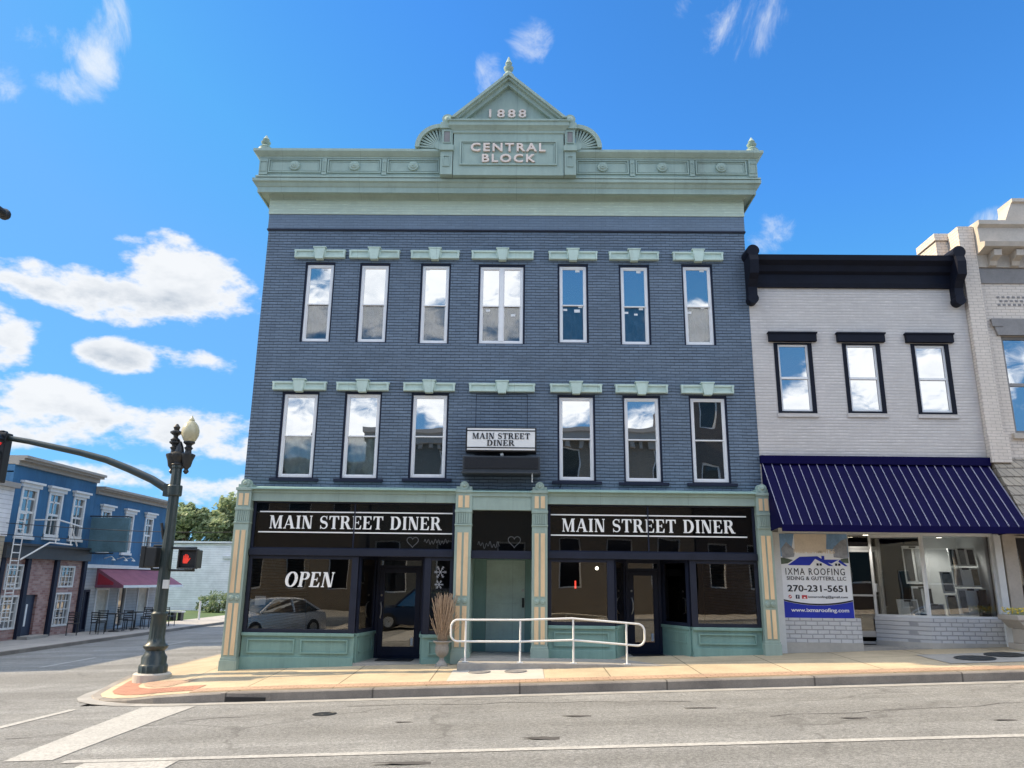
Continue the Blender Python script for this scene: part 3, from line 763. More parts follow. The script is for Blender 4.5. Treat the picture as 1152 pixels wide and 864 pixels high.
def curtain_mesh(x0, x1, z0, z1, y, mat, parent, seed):
    rnd = random.Random(seed); q = MB(); nx, nz = 26, 26; ph = [rnd.uniform(0, 6) for _ in range(6)]
    vs = []
    for i in range(nx+1):
        for j in range(nz+1):
            u, v = i/nx, j/nz
            d = .025*math.sin(u*11+ph[0]+2.5*math.sin(v*3+ph[1]))+.02*math.sin(u*19+v*9+ph[2])+.02*math.sin(v*13-u*6+ph[3])
            vs.append((x0+(x1-x0)*u, y+.05+d, z0+(z1-z0)*v))
    q.add(vs, [(i*(nz+1)+j, (i+1)*(nz+1)+j, (i+1)*(nz+1)+j+1, i*(nz+1)+j+1) for i in range(nx) for j in range(nz)])
    return build('curtain', q, mat, parent, smooth=True)
def sash_window(x0, x1, z0, z1, up, low, cur, seed, double=False, stickers=()):
    f = MB(); y0 = FY+.05
    f.frame(x0, x1, z0, z1, .05, y0, y0+.09)
    zm = z0+(z1-z0)*(.492 if z0 > 6 else .5)
    bays = [(x0, x1)] if not double else [(x0, (x0+x1)/2+.01), ((x0+x1)/2-.01, x1)]
    for a, b in bays:
        f.frame(a+.045, b-.045, z0+.045, zm+.025, .032, y0+.03, y0+.075); f.frame(a+.045, b-.045, zm-.025, z1-.045, .028, y0+.012, y0+.05)
    if double: f.box((x0+x1)/2-.045, (x0+x1)/2+.045, y0-.006, y0+.085, z0+.05, z1-.05)
    wf = build('window', f, 'white', D, bev=.004)
    for a, b in bays:
        p = MB(); p.box(a+.07, b-.07, y0+.028, y0+.034, zm, z1-.07); build('upper_pane', p, up, wf)
        p = MB(); p.box(a+.07, b-.07, y0+.05, y0+.056, z0+.07, zm); build('lower_pane', p, low, wf)
        if cur: curtain_mesh(a+.05, b-.05, z0+.03, zm+.05, y0+.11, cur, wf, seed+int(a*100))
    t = MB(); t.frame(x0-T, x1+T, z0-T*.6, z1+T*1.3, T-.002, y0-.02, y0+.1, wt=T*1.3-.002, wb=T*.6-.002); build('trim', t, 'navy', wf)
    for (u, v, wd) in stickers:
        p = MB(); xx = x0+(x1-x0)*u; zz = z0+(z1-z0)*v; yy = y0+(.024 if zz > zm else .046)
        p.box(xx, xx+wd, yy, yy+.003, zz, zz+wd*.55); build('sticker', p, 'paper', wf)
    return wf
ST = {3: ((.14, .42, .1), (.72, .36, .1)), 4: ((.6, .93, .1), (.14, .42, .09), (.55, .40, .13), (.7, .46, .09)), 5: ((.6, .93, .1), (.12, .4, .09), (.48, .38, .08), (.66, .45, .1)), 6: ((.62, .94, .1), (.1, .40, .1), (.6, .46, .09)), 0: ((.6, .93, .09),), 2: ((.12, .95, .08),)}
for i, (a, b, c, d) in enumerate(W3):
    sash_window(a, b, c, d, 'glass_sky', 'glass_low', 'curtain', i*7, double=(i == 3), stickers=ST.get(i, ()))
for i, (a, b, c, d) in enumerate(W2):
    sash_window(a, b, c, d, 'glass_sky' if i < 5 else 'glass_mid', 'glass_low' if i < 2 else 'glass_mid', ('curtain_pale' if i < 2 else None), 50+i*7)
    q = MB(); q.box(a-.16, b+.16, FY-.06, FY+.04, c-.095, c-.032); build('window_sill', q, 'navy', D, bev=.005)

# cornice
q = MB()
q.sweep([(.0, 10.22), (.03, 10.23), (.05, 10.27), (.09, 10.31), (.25, 10.312), (.25, 10.275), (.28, 10.275), (.28, 10.40), (.305, 10.42), (.34, 10.49), (.385, 10.515), (.39, 10.585), (.25, 10.6), (.1, 10.605)], DX0+.04, DX1-.04, FY-.04, FY+1.6)
build('cornice', q, 'sage', D, smooth=False)
PY = 16.12
par = MB(); par.box(-6.2, 5.4, PY, FY+1.0, 10.6, 11.16)
par_o = build('parapet', par, 'sage', D)
q = MB(); q.sweep([(.0, 11.1), (.03, 11.11), (.03, 11.14), (.06, 11.16), (.12, 11.22), (.14, 11.24), (.14, 11.3), (.02, 11.335)], -6.2, 5.4, PY, FY+1.0)
q.sweep([(.0, 10.6), (.06, 10.605), (.06, 10.64), (.02, 10.67), (0, 10.675)], -6.2, 5.4, PY, FY+1.0)
build('parapet_cap', q, 'sage', D)
for a, b in ((-5.99, -4.75), (-4.60, -3.345), (-3.20, -1.985), (1.215, 2.43), (2.59, 3.82), (3.98, 5.16)):
    q = MB(); q.frame(a, b, 10.735, 11.095, .03, PY-.03, PY+.01)
    q.frame(a+.05, b-.05, 10.785, 11.045, .018, PY-.016, PY+.01)
    build('parapet_panel', q, 'sage_lintel' if False else 'sage', D)
    cx = (a+b)/2; q = MB()
    q.disc_y(cx, 10.915, .125, PY-.05, PY, 22, 0, .115); q.disc_y(cx, 10.915, .085, PY-.075, PY-.05, 18, 0, .06); q.disc_y(cx, 10.915, .035, PY-.095, PY-.07, 12, 0, .02)
    build('rosette', q, 'sage', D, smooth=True)
for cx in (-6.1, -4.675, -3.27, 2.51, 3.9, 5.3):
    q = MB(); hw = .055 if abs(cx+.4) < 5 else .1
    q.box(cx-hw, cx+hw, PY-.035, PY+.01, 10.68, 11.1); q.frame(cx-hw+.015, cx+hw-.015, 10.76, 11.02, .014, PY-.048, PY-.03)
    build('parapet_pier', q, 'sage', D)
# pediment block
BY = 15.93
q = MB(); q.box(-1.65, .91, BY, FY+.6, 10.6, 11.7)
ped = build('pediment', q, 'sage', D)
q = MB(); q.frame(-1.5, .755, 10.845, 11.475, .035, BY-.035, BY+.01); q.frame(-1.45, .705, 10.89, 11.43, .02, BY-.02, BY+.01)
build('name_panel_moulding', q, 'sage', D)
q = MB(); q.sweep([(0, 11.66), (.03, 11.68), (.03, 11.73), (.07, 11.78), (.12, 11.83), (.12, 11.92), (.15, 11.93), (.15, 11.97), (0, 11.985)], -1.65, .91, BY, FY+.6)
build('pediment_cornice', q, 'sage', D)
L_, R2, AX, AZ = -1.72, .98, -.39, 13.2
q = MB(); q.prism_xz([(-1.6, 11.98), (.86, 11.98), (AX, 13.05)], BY+.05, FY+.5); build('tympanum', q, 'sage', D)
q = MB()
def rake(o, t, y0):
    # strip parallel to both slopes, inset o, thickness t
    for (bx, sgn) in ((L_, 1), (R2, -1)):
        dx, dz = AX-bx, AZ-11.98
        ln = math.hypot(dx, dz); nx, nz = dz/ln*sgn*1.0, -abs(dx)/ln
        def pt(base, s, inset):
            return base
        # inset vertically
        vi = o*ln/abs(dx); vt = (o+t)*ln/abs(dx)
        xa = bx+sgn*(o*ln/abs(dz)); xb = bx+sgn*((o+t)*ln/abs(dz))
        q.prism_xz([(xa, 11.985), (xb, 11.985), (AX, AZ-vt), (AX, AZ-vi)], y0, FY+.55)
rake(0, .06, BY-.2); rake(.06, .05, BY-.14); rake(.11, .09, BY-.06)
build('raking_cornice', q, 'sage', D)
for (a, b) in ((-1.945, -1.665), (.925, 1.19)):
    q = MB(); cx = (a+b)/2
    q.box(a, b, BY-.03, FY+.5, 10.6, 11.2); q.box(a-.02, b+.02, BY-.08, FY+.5, 11.2, 11.33); q.box(a+.01, b-.01, BY-.03, FY+.5, 11.33, 11.78)
    q.box(a-.02, b+.02, BY-.07, FY+.5, 11.78, 11.93)
    q.frame(a+.06, b-.06, 10.8, 11.08, .02, BY-.05, BY-.02)
    q.frame(a+.05, b-.05, 11.4, 11.72, .02, BY-.05, BY-.02)
    q.disc_y(cx, 12.03, .13, BY-.04, BY+.3, 20, 0, .13); q.disc_y(cx, 12.03, .09, BY-.07, BY-.04, 16, 0, .03)
    build('pediment_post', q, 'sage', D)
    q = MB(); q.box(a+.07, b-.07, BY-.034, BY-.028, 11.42, 11.7); build('post_panel', q, 'grey_stone', D)
for cx, sg in ((-1.955, -1), (1.20, 1)):
    q = MB(); N = 14; R1, R0 = .60, .50
    o_ = [(cx+sg*R1*math.cos(PI/2*i/N), 11.33+R1*math.sin(PI/2*i/N)) for i in range(N+1)]
    n_ = [(cx+sg*R0*math.cos(PI/2*i/N), 11.33+R0*math.sin(PI/2*i/N)) for i in range(N+1)]
    for i in range(N): q.prism_xz([o_[i], o_[i+1], n_[i+1], n_[i]], BY+.0, BY+.35)
    q.prism_xz([(cx, 11.33)]+n_, BY+.16, BY+.2)
    for k in range(9):
        a = PI/2*(k+.5)/9; dx, dz = sg*math.cos(a), math.sin(a); px, pz = -dz*.012, dx*.012
        q.prism_xz([(cx+dx*.1-px, 11.33+dz*.1-pz), (cx+dx*.1+px, 11.33+dz*.1+pz), (cx+dx*.5+px*2, 11.33+dz*.5+pz*2), (cx+dx*.5-px*2, 11.33+dz*.5-pz*2)], BY+.06, BY+.17)
    q.disc_y(cx+sg*.03, 11.37, .1, BY+.03, BY+.2, 14)
    build('fan_ornament', q, 'sage', D)
def finial(cx, cy, z0, s, h):
    q = MB(); k = h
    q.lathe([(.17*s, z0-.05), (.17*s, z0+.08*k), (.12*s, z0+.1*k), (.14*s, z0+.2*k), (.09*s, z0+.3*k), (.06*s, z0+.38*k), (.11*s, z0+.46*k), (.12*s, z0+.54*k), (.05*s, z0+.62*k), (.085*s, z0+.72*k), (.05*s, z0+.84*k), (.015*s, z0+1.0*k)], cx, cy, 16)
    build('finial', q, 'sage', D, smooth=True)
finial(-.395, BY+.05, 13.12, 1.0, .66); finial(-6.12, 16.15, 11.33, .95, .4); finial(5.33, 16.15, 11.33, .95, .4)
sans_text('lettering', '1888', (-.84, .035, 12.11, 12.33), BY+.055, 'letter_pale', D, .05, .02, 1.35)
sans_text('lettering', 'CENTRAL', (-1.245, .49, 11.185, 11.4), BY-.005, 'letter_pale', D, .05, .022, 1.25)
sans_text('lettering', 'BLOCK', (-.98, .255, 10.905, 11.115), BY-.005, 'letter_pale', D, .05, .022, 1.25)

# ------------------------------------------------------------------ storefront
SY = 16.3
def pil(x0, x1, zb):
    q = MB(); y0 = 16.14; cx = (x0+x1)/2
    q.box(x0, x1, y0, FY+.02, zb, 3.34)
    q.box(x0-.02, x1+.02, y0-.03, FY, 3.34, 3.40); q.box(x0-.01, x1+.01, y0-.02, FY, 2.93, 2.985)
    q.box(x0-.01, x1+.01, y0-.02, FY, 2.66, 2.69)
    for k in range(6):
        xx = x0+.05+(x1-x0-.1)*k/5; q.box(xx-.014, xx+.014, y0-.018, y0, 2.70, 2.92)
    q.box(x0-.02, x1+.02, y0-.03, FY, zb, zb+.22); q.box(x0-.01, x1+.01, y0-.015, FY, zb+.22, zb+.27)
    p = build('pilaster', q, 'sage', D, bev=.004)
    i = MB(); w_ = (x1-x0)*.27
    for s_ in (-1, 1):
        c_ = cx+s_*(x1-x0)*.2
        i.box(c_-w_/2, c_+w_/2, y0-.012, y0, zb+.32, 1.06); i.box(c_-w_/2, c_+w_/2, y0-.012, y0, 1.26, 2.52)
        i.box(c_-w_/2, c_+w_/2, y0-.012, y0, 3.03, 3.28)
    build('inlay', i, 'cream', p)
    i = MB()
    for s_ in (-1, 1):
        c_ = cx+s_*(x1-x0)*.2
        i.disc_y(c_, 1.16, .058, y0-.03, y0, 14, 0, .045); i.disc_y(c_, 1.16, .025, y0-.04, y0-.03, 10, 0, .015)
    build('rosette', i, 'sage', p)
    i = MB(); i.box(x0+.01, x1-.01, y0+.02, FY, 3.40, 3.47); i.disc_y(cx, 3.49, .1, y0, y0+.2, 18, 0, .09); i.disc_y(cx, 3.5, .05, y0-.03, y0, 12, 0, .03)
    build('crest', i, 'sage', p)
pil(-5.97, -5.66, -.26); pil(-1.37, -1.03, -.05); pil(.225, .545, .02); pil(4.88, 5.17, .18)
# beam, flashing, soffit
def beam(x0, x1):
    q = MB(); q.box(x0, x1, 16.2, FY, 3.13, 3.37); q.box(x0, x1, 16.17, 16.2, 3.30, 3.37); build('storefront_beam', q, 'sage', D)
    q = MB(); q.prism_yz([(16.08, 3.37), (16.08, 3.40), (FY-.002, 3.47), (FY-.002, 3.37)], x0, x1); build('flashing', q, 'gutter', D)
beam(-5.66, -1.372); beam(.547, 4.88)
q = MB(); q.box(-1.03, .225, 16.17, FY, 2.99, 3.35); q.box(-1.03, .225, 16.14, 16.17, 3.27, 3.35); build('storefront_beam', q, 'sage', D)
q = MB(); q.prism_yz([(16.1, 3.352), (16.1, 3.375), (FY-.002, 3.45), (FY-.002, 3.352)], -1.03, .225); build('flashing', q, 'gutter', D)

def bay(x0, x1, xa, xb, da, db, xc, xd, zb0, zb1, zsA, zsB, wide, flip):
    """x0..x1 bay, window A x0..xa, entrance between xb/xc on the front and da..db at the back, window B xd.. x1"""
    # transom
    q = MB(); q.frame(x0, x1, 2.155, 3.13, .05, SY, SY+.1, wt=.03, wb=.03)
    for k in wide: q.box(k-.012, k+.012, SY+.0, SY+.05, 2.18, 3.1)
    build('transom_frame', q, 'navy', D)
    t = MB(); t.box(x0+.04, x1-.04, SY+.03, SY+.036, 2.17, 3.11); to = build('transom_glass', t, 'glass_transom', D)
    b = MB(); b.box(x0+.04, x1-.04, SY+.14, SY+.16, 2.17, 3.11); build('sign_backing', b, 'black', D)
    # header beam
    q = MB(); q.box(x0, x1, SY-.06, SY+.1, 2.02, 2.155); build('header', q, 'navy_soft', D, bev=.006)
    BYK = 17.42
    # ceiling of the entrance
    q = MB(); q.prism_xy([(xa, SY+.1), (xd, SY+.1), (db+.05, BYK+.1), (da-.05, BYK+.1)], 2.06, 2.1); build('entrance_soffit', q, 'navy', D)
    for (a, b_, side, zs) in ((x0, xa, 0, zsA), (xd, x1, 1, zsB)):
        f = MB(); f.frame(a, b_, zs, 2.02, .07, SY, SY+.09)
        if side == 0: f.box(b_-.14, b_, SY-.012, SY+.1, zs, 2.02)
        else: f.box(a, a+.13, SY-.012, SY+.1, zs, 2.02)
        wf = build('shop_window', f, 'navy_soft', D, bev=.004)
        g_ = MB(); g_.box(a+.07, b_-.07, SY+.04, SY+.046, zs+.06, 1.96); build('pane', g_, 'glass_shop', wf)
        # return towards the door
        e0 = Vector((b_ if side == 0 else a, SY+.05)); e1 = Vector((da if side == 0 else db, BYK))
        d_ = (e1-e0); n_ = Vector((-d_.y, d_.x)).normalized()*.035
        r_ = MB()
        def slab(t0, t1, z0, z1, mbx, th=1.0):
            p0 = e0+d_*t0; p1 = e0+d_*t1; k = n_*th
            mbx.prism_xy([tuple(p0+k), tuple(p1+k), tuple(p1-k), tuple(p0-k)], z0, z1)
        slab(0, .09, zs, 2.05, r_); slab(.9, 1, zs, 2.05, r_); slab(.09, .9, zs, zs+.07, r_); slab(.09, .9, 1.97, 2.05, r_)
        ro = build('side_window', r_, 'navy', D)
        r_ = MB(); slab(.09, .9, zs+.07, 1.97, r_, .1); build('pane', r_, 'glass_shop', ro)
        # bulkheads
        zb = zb0 if side == 0 else zb1
        k = MB(); k.box(a, b_, SY, SY+.08, zb-.4, zs-.03); k.box(a, b_, SY-.05, SY+.12, zs-.06, zs)
        slab(0, 1, zb-.4, zs-.03, k, 1.2); slab(0, 1, zs-.06, zs, k, 2.0)
        k.box(a, b_, SY-.03, SY+.02, zb-.4, zb+.1)
        ko = build('bulkhead', k, 'teal', D, bev=.004)
        np_ = 2 if (b_-a) > 1.5 else 1; pz0, pz1 = zb+.17, zs-.12
        for j in range(np_):
            wd = (b_-a-.12)/np_; xx = a+.06+wd*j
            k = MB(); k.frame(xx+.06, xx+wd-.06, pz0, pz1, .03, SY-.032, SY+.005); build('panel_moulding', k, 'teal', ko)
        slm = MB(); slab(.12, .88, pz0, pz0+.025, slm, 1.5); slab(.12, .88, pz1-.025, pz1, slm, 1.5); slab(.12, .15, pz0, pz1, slm, 1.5); slab(.85, .88, pz0, pz1, slm, 1.5)
        build('panel_moulding', slm, 'teal', ko)
    # door and frame
    zt = zb0 if flip else (zb0+zb1)/2
    zd = {0: -.075, 1: .08}[flip]
    f = MB(); f.frame(da, db, zd, 2.06, .09, BYK, BYK+.1, wb=.03); f.box(da+.09, db-.09, BYK, BYK+.1, 1.80, 1.86); fo = build('door_frame', f, 'navy', D)
    f = MB(); f.box(da+.09, db-.09, BYK+.03, BYK+.036, 1.86, 1.98); build('pane', f, 'glass_shop', fo)
    dr = MB(); dr.frame(da+.095, db-.095, zd+.035, 1.795, .11, BYK+.01, BYK+.06, wt=.09, wb=.2)
    do = build('door', dr, 'navy', D, bev=.004)
    p = MB(); p.box(da+.2, db-.2, BYK+.03, BYK+.036, zd+.23, 1.71); build('pane', p, 'glass_shop', do)
    h = MB(); hx = da+.15
    h.tube([(hx, BYK+.01, .82+zd), (hx, BYK-.05, .84+zd), (hx+.02, BYK-.07, .92+zd), (hx+.02, BYK-.07, 1.06+zd), (hx, BYK-.05, 1.14+zd), (hx, BYK+.01, 1.16+zd)], .014, 8); h.ball((hx, BYK, 1.3+zd), .025)
    build('handle', h, 'alu', do)
    p = MB(); p.box(db-.27, db-.22, BYK+.022, BYK+.028, zd+.26, zd+.42); build('sticker', p, 'paper', do)
    # threshold floor in recess
    fl = MB(); fl.prism_xy([(xa, SY-.02), (xd, SY-.02), (db+.1, BYK+.1), (da-.1, BYK+.1)], zd-.3, zd); build('threshold', fl, 'concrete', D)
    fl = MB(); fl.box(da+.1, db-.1, BYK-.62, BYK-.06, zd, zd+.015)
    return to
tl = bay(-5.64, -1.39, -3.355, -3.355, -3.19, -2.1, -1.96, -1.98, -.075, -.075, .49, .49, (-3.5,), 0)
trr = bay(.56, 4.87, 1.915, 1.915, 2.27, 3.1, 3.47, 3.47, .13, .2, .70, .70, (2.65,), 1)
for x in (0,):
    q = MB(); q.box(-3.0, -2.25, 16.75, 17.3, -.074, -.06); tag(build('door_mat', q, 'letter_black'), 'black door mat on the threshold of the left diner entrance', 'door mat')
    q = MB(); q.box(2.35, 3.02, 16.85, 17.3, .081, .095); tag(build('door_mat', q, 'letter_black'), 'black door mat on the threshold of the right diner entrance', 'door mat')
SL = SY+.026
def sign_row(x0, x1, tx0, tx1, z):
    mbx = MB(); mbx.box(x0, x1, SL-.006, SL+.004, 2.905, 2.93); mbx.box(x0, x1, SL-.006, SL+.004, 2.485, 2.51); build('sign_rule', mbx, 'letter_white', D)
    serif_text('lettering', 'MAIN STREET DINER', (tx0, tx1, 2.57, 2.84), SL, 'letter_white', D, .012)
sign_row(-5.51, -1.41, -5.285, -1.66, 0); sign_row(.62, 4.70, .855, 4.46, 0)
serif_text('lettering', 'OPEN', (-4.86, -3.84, 1.39, 1.69), SY+.036, 'letter_white', D, .012, shear=.14)
# chalk hearts on the transoms
def heart(cx, cz, s, y):
    pts = []
    for k in range(30):
        t = 2*PI*k/30
        pts.append((cx+s*.062*16*math.sin(t)**3/1.0, y, cz+s*.062*(13*math.cos(t)-5*math.cos(2*t)-2*math.cos(3*t)-math.cos(4*t))))
    q = MB(); q.tube(pts, .006, 5, closed=True); build('chalk_heart', q, 'chalk', D)
heart(-2.26, 2.33, .12, SL-.004)
for (x0, x1, zc) in ((-2.02, -1.5, 2.33),):
    q = MB(); q.tube([(x0+(x1-x0)*i/40, SL-.004, zc+.045*math.sin(i*1.15)+.02*math.sin(i*.4)) for i in range(41)], .005, 5); build('chalk_scribble', q, 'chalk', D)
# centre bay: dark transom, navy beam, recessed stair door
t = MB(); t.box(-1.03, .225, 16.34, 16.346, 2.16, 2.99); build('transom_glass', t, 'glass_transom', D)
t = MB(); t.box(-1.03, .225, 16.46, 16.48, 2.16, 2.99); build('sign_backing', t, 'black', D)
heart(-.14, 2.36, .13, 16.335)
q = MB(); q.tube([(-.9+.45*i/40, 16.335, 2.28+.05*math.sin(i*.9)+.03*math.sin(i*.37)) for i in range(41)], .005, 5); build('chalk_scribble', q, 'chalk', D)
q = MB(); q.box(-1.03, .225, 16.2, 16.5, 2.0, 2.16); build('header', q, 'navy_soft', D, bev=.006)
q = MB(); q.box(-1.1, -1.03, 16.48, 17.6, -.2, 2.2); q.box(.225, .29, 16.48, 17.6, -.2, 2.2); q.box(-1.03, .225, 16.48, 17.6, 2.16, 2.22); build('stair_recess', q, 'teal_dark', D)
q = MB(); q.box(-1.03, -.76, 17.5, 17.6, -.1, 2.16); q.box(.1, .225, 17.5, 17.6, -.1, 2.16); q.box(-.76, .1, 17.5, 17.6, 2.01, 2.16); build('door_frame', q, 'teal', D)
q = MB(); q.box(-.755, .095, 17.53, 17.58, .05, 2.005); sdoor = build('stair_door', q, 'sage_lintel', D)
q = MB(); q.frame(-.66, .0, 1.18, 1.94, .03, 17.515, 17.535); q.frame(-.66, .0, .3, 1.08, .03, 17.505, 17.535); build('panel_moulding', q, 'sage_lintel', sdoor)
q = MB(); q.box(.03, .075, 17.5, 17.53, 1.0, 1.2); q.tube([(.05, 17.5, 1.02), (.05, 17.46, 1.04), (.05, 17.46, 1.16), (.05, 17.5, 1.18)], .011); build('handle', q, 'letter_black', sdoor)
q = MB(); q.disc_y(.05, 1.36, .028, 17.515, 17.53); build('lock', q, 'alu', sdoor)

# things seen inside the diner
lm = thing('pendant_lamp', 'small lit pendant lamp glowing inside the right diner window', 'lamp', (1.72, 17.6, 1.8))
q = MB(); q.tube([(1.72, 17.9, 3.2), (1.72, 17.9, 1.9)], .008); build('cord', q, 'letter_black', lm)
q = MB(); q.ball((1.72, 17.9, 1.86), .04); build('bulb', q, 'bulb', lm)
q = MB(); q.tube([(1.17, 17.0, 1.42), (1.17, 17.0, 1.58)], .016)
tag(build('neon_sign', q, 'neon_red'), 'small red neon tube sign lit inside the right diner window', 'neon sign')
def snowflake(cx, cz, r, y, label):
    q = MB()
    for k in range(6):
        a = PI*k/3; d = Vector((math.cos(a), math.sin(a))); n_ = Vector((-d.y, d.x))*.006
        q.prism_xz([tuple(Vector((cx, cz))-n_), tuple(Vector((cx, cz))+n_), tuple(Vector((cx, cz))+d*r+n_), tuple(Vector((cx, cz))+d*r-n_)], y-.004-.0005*k, y)
        for s_ in (.5, .75):
            c0 = Vector((cx, cz))+d*r*s_
            for sg in (-1, 1):
                e = Vector((math.cos(a+sg*.9), math.sin(a+sg*.9)))*r*.25; m_ = Vector((-e.y, e.x)).normalized()*.004
                q.prism_xz([tuple(c0-m_), tuple(c0+m_), tuple(c0+e+m_), tuple(c0+e-m_)], y-.0036-.0005*k, y)
    tag(build('snowflake_sticker', q, 'chalk_grey'), label, 'window sticker')
snowflake(-1.66, 1.72, .13, SY+.036, 'upper white snowflake sticker in the narrow window above the urn')
snowflake(-1.68, 1.47, .09, SY+.036, 'lower white snowflake sticker in the narrow window above the urn')
q = MB(); q.box(-5.46, -5.24, SY+.06, SY+.066, 1.02, 1.2); tag(build('window_notice', q, 'paper'), 'small white paper notice at the left edge of the big diner window', 'notice')

# hanging light-box sign and tray
sg = thing('lightbox_sign', 'white light-box sign with black serif lettering MAIN STREET DINER on the brick wall', 'sign', (-.44, 16.2, 4.2))
q = MB(); q.box(-1.19, .31, 16.02, 16.36, 4.195, 4.71); q.tube([(-.9, 16.3, 4.45), (-.9, FY+.01, 4.45)], .03); q.tube([(.05, 16.3, 4.45), (.05, FY+.01, 4.45)], .03); build('case', q, 'letter_black', sg, bev=.01)
q = MB(); q.box(-1.155, .275, 16.005, 16.03, 4.225, 4.685); build('face', q, 'sign_face', sg)
q = MB(); q.box(-1.155, .275, 15.998, 16.01, 4.625, 4.648); q.box(-1.155, .275, 15.998, 16.01, 4.262, 4.285); build('rule', q, 'letter_black', sg)
serif_text('lettering', 'MAIN STREET', (-1.045, .17, 4.46, 4.585), 16.004, 'letter_black', sg, .008)
serif_text('lettering', 'DINER', (-.735, -.15, 4.315, 4.435), 16.004, 'letter_black', sg, .008)
mb_ = thing('message_board', 'dark empty message tray mounted under the white light-box sign', 'sign', (-.44, 16.2, 3.72))
q = MB(); q.box(-1.24, .385, 16.02, FY-.02, 3.76, 4.10); build('case', q, 'charcoal', mb_, bev=.01)
q = MB(); q.box(-1.2, .345, 16.0, 16.03, 3.83, 4.07)
for k in range(24): q.box(-1.19+k*.064, -1.17+k*.064, 15.992, 16.0, 3.84, 4.06)
build('face', q, 'letter_black', mb_)
q = MB(); q.box(-1.26, .4, 15.97, FY-.02, 3.735, 3.762); build('ledge', q, 'charcoal', mb_)
q = MB(); q.tube([(.22, 16.0, 3.74), (.22, 16.0, 3.55)], .01); q.ball((-.42, 16.1, 4.14), .04); build('cable_end', q, 'light_fixture', mb_)
# wall hardware
q = MB(); q.tube([(.82, FY-.01, 3.5), (.84, FY-.03, 3.55), (.86, FY-.03, 3.62)], .012); build('wall_hook', q, 'navy_soft', D)

# ------------------------------------------------------------------ platform, rail, urn
pf = thing('entrance_platform', 'grey concrete ramp platform in front of the middle stair door', 'platform', (.5, 15.9, 0))
q = MB()
q.prism_xz([(-1.17, -.3), (2.75, -.2), (2.75, .075), (.62, .085), (-1.17, .07)], 15.12, 16.15)
build('ramp_slab', q, 'concrete', pf, bev=.012)
q = MB(); q.box(-1.02, .22, 16.15, 17.5, -.2, .082); build('recess_slab', q, 'concrete', pf)
hr = thing('handrail', 'white painted pipe handrail with rounded ends on the ramp platform', 'handrail', (.5, 15.22, .07))
RY = 15.22; rt = lambda x: .845 if x < .95 else .845-.085*(x-.95)/1.1
def zz(x, d): return rt(x)-d
top = [(-1.03, .835), (.0, .845), (.97, .885), (2.0, .815)]
def tz(x):
    for (a, za), (b, zb_) in zip(top, top[1:]):
        if x <= b: return za+(zb_-za)*(x-a)/(b-a)
    return top[-1][1]+(x-2.0)*(-.07)
pts = []
low = .39
xl, xr, cr = -1.31, 2.34, .13
pts += [(xl+cr-cr*math.cos(R_(a)), RY, .835-cr+cr*math.sin(R_(a))) for a in range(0, 91, 15)]
pts += [(x_, RY, tz(x_)) for x_ in (-1.0, -.5, 0, .5, .97, 1.5, 2.0)]
zr_ = .80
pts += [(xr-cr+cr*math.sin(R_(a)), RY, zr_-cr+cr*math.cos(R_(a))) for a in range(0, 91, 15)]
pts += [(xr-cr+cr*math.cos(R_(a)), RY, zr_-low+cr-.0-cr*math.sin(R_(a))) for a in range(0, 91, 15)]
pts += [(x_, RY, tz(x_)-low) for x_ in (2.0, 1.5, .97, .5, 0, -.5, -1.0)]
pts += [(xl+cr-cr*math.sin(R_(a)), RY, .835-low+cr-cr*math.cos(R_(a))) for a in range(0, 91, 15)]
q = MB(); q.tube(pts, .019, 10, closed=True); build('rail', q, 'white_metal', hr, smooth=True)
for px in (-1.03, .0, 1.0, 2.0):
    q = MB(); q.tube([(px, RY, .05), (px, RY, tz(px)-.02)], .018, 10); q.box(px-.06, px+.06, RY-.05, RY+.05, .078, .09); build('post', q, 'white_metal', hr, smooth=True)
ur = thing('urn', 'tall weathered stone urn beside the left entrance bulkhead', 'urn', (-1.54, 15.98, -.07))
q = MB(); ux, uy, uz = -1.54, 15.96, -.1
q.box(ux-.12, ux+.12, uy-.12, uy+.12, uz, uz+.05)
q.lathe([(.11, uz+.05), (.09, uz+.09), (.045, uz+.14), (.045, uz+.19), (.09, uz+.22), (.125, uz+.27), (.135, uz+.36), (.12, uz+.42), (.13, uz+.455), (.175, uz+.475), (.18, uz+.495), (.15, uz+.5), (.12, uz+.44), (.03, uz+.42)], ux, uy, 24, 0, .03, 12)
build('bowl', q, 'urn', ur, smooth=True)
rnd = random.Random(3); q = MB()
for k in range(420):
    a = rnd.uniform(0, 2*PI); r = rnd.uniform(0, .07); ln = rnd.uniform(.4, 1.02); tx = rnd.gauss(0, .095)+.02; ty = rnd.gauss(0, .06)
    p0 = Vector((ux+r*math.cos(a), uy+r*math.sin(a), uz+.4)); p1 = p0+Vector((tx*.45, ty*.45, ln*.5)); p2 = p0+Vector((tx*1.1+rnd.gauss(0, .015), ty*1.2, ln))
    w_ = .0022+.002*rnd.random()
    q.tube([p0, p1, p2], w_*.6, 4, r1=w_*1.5)
tag(build('dried_grass', q, 'straw'), 'bundle of tall dried brown grass standing in the stone urn', 'dried grass')

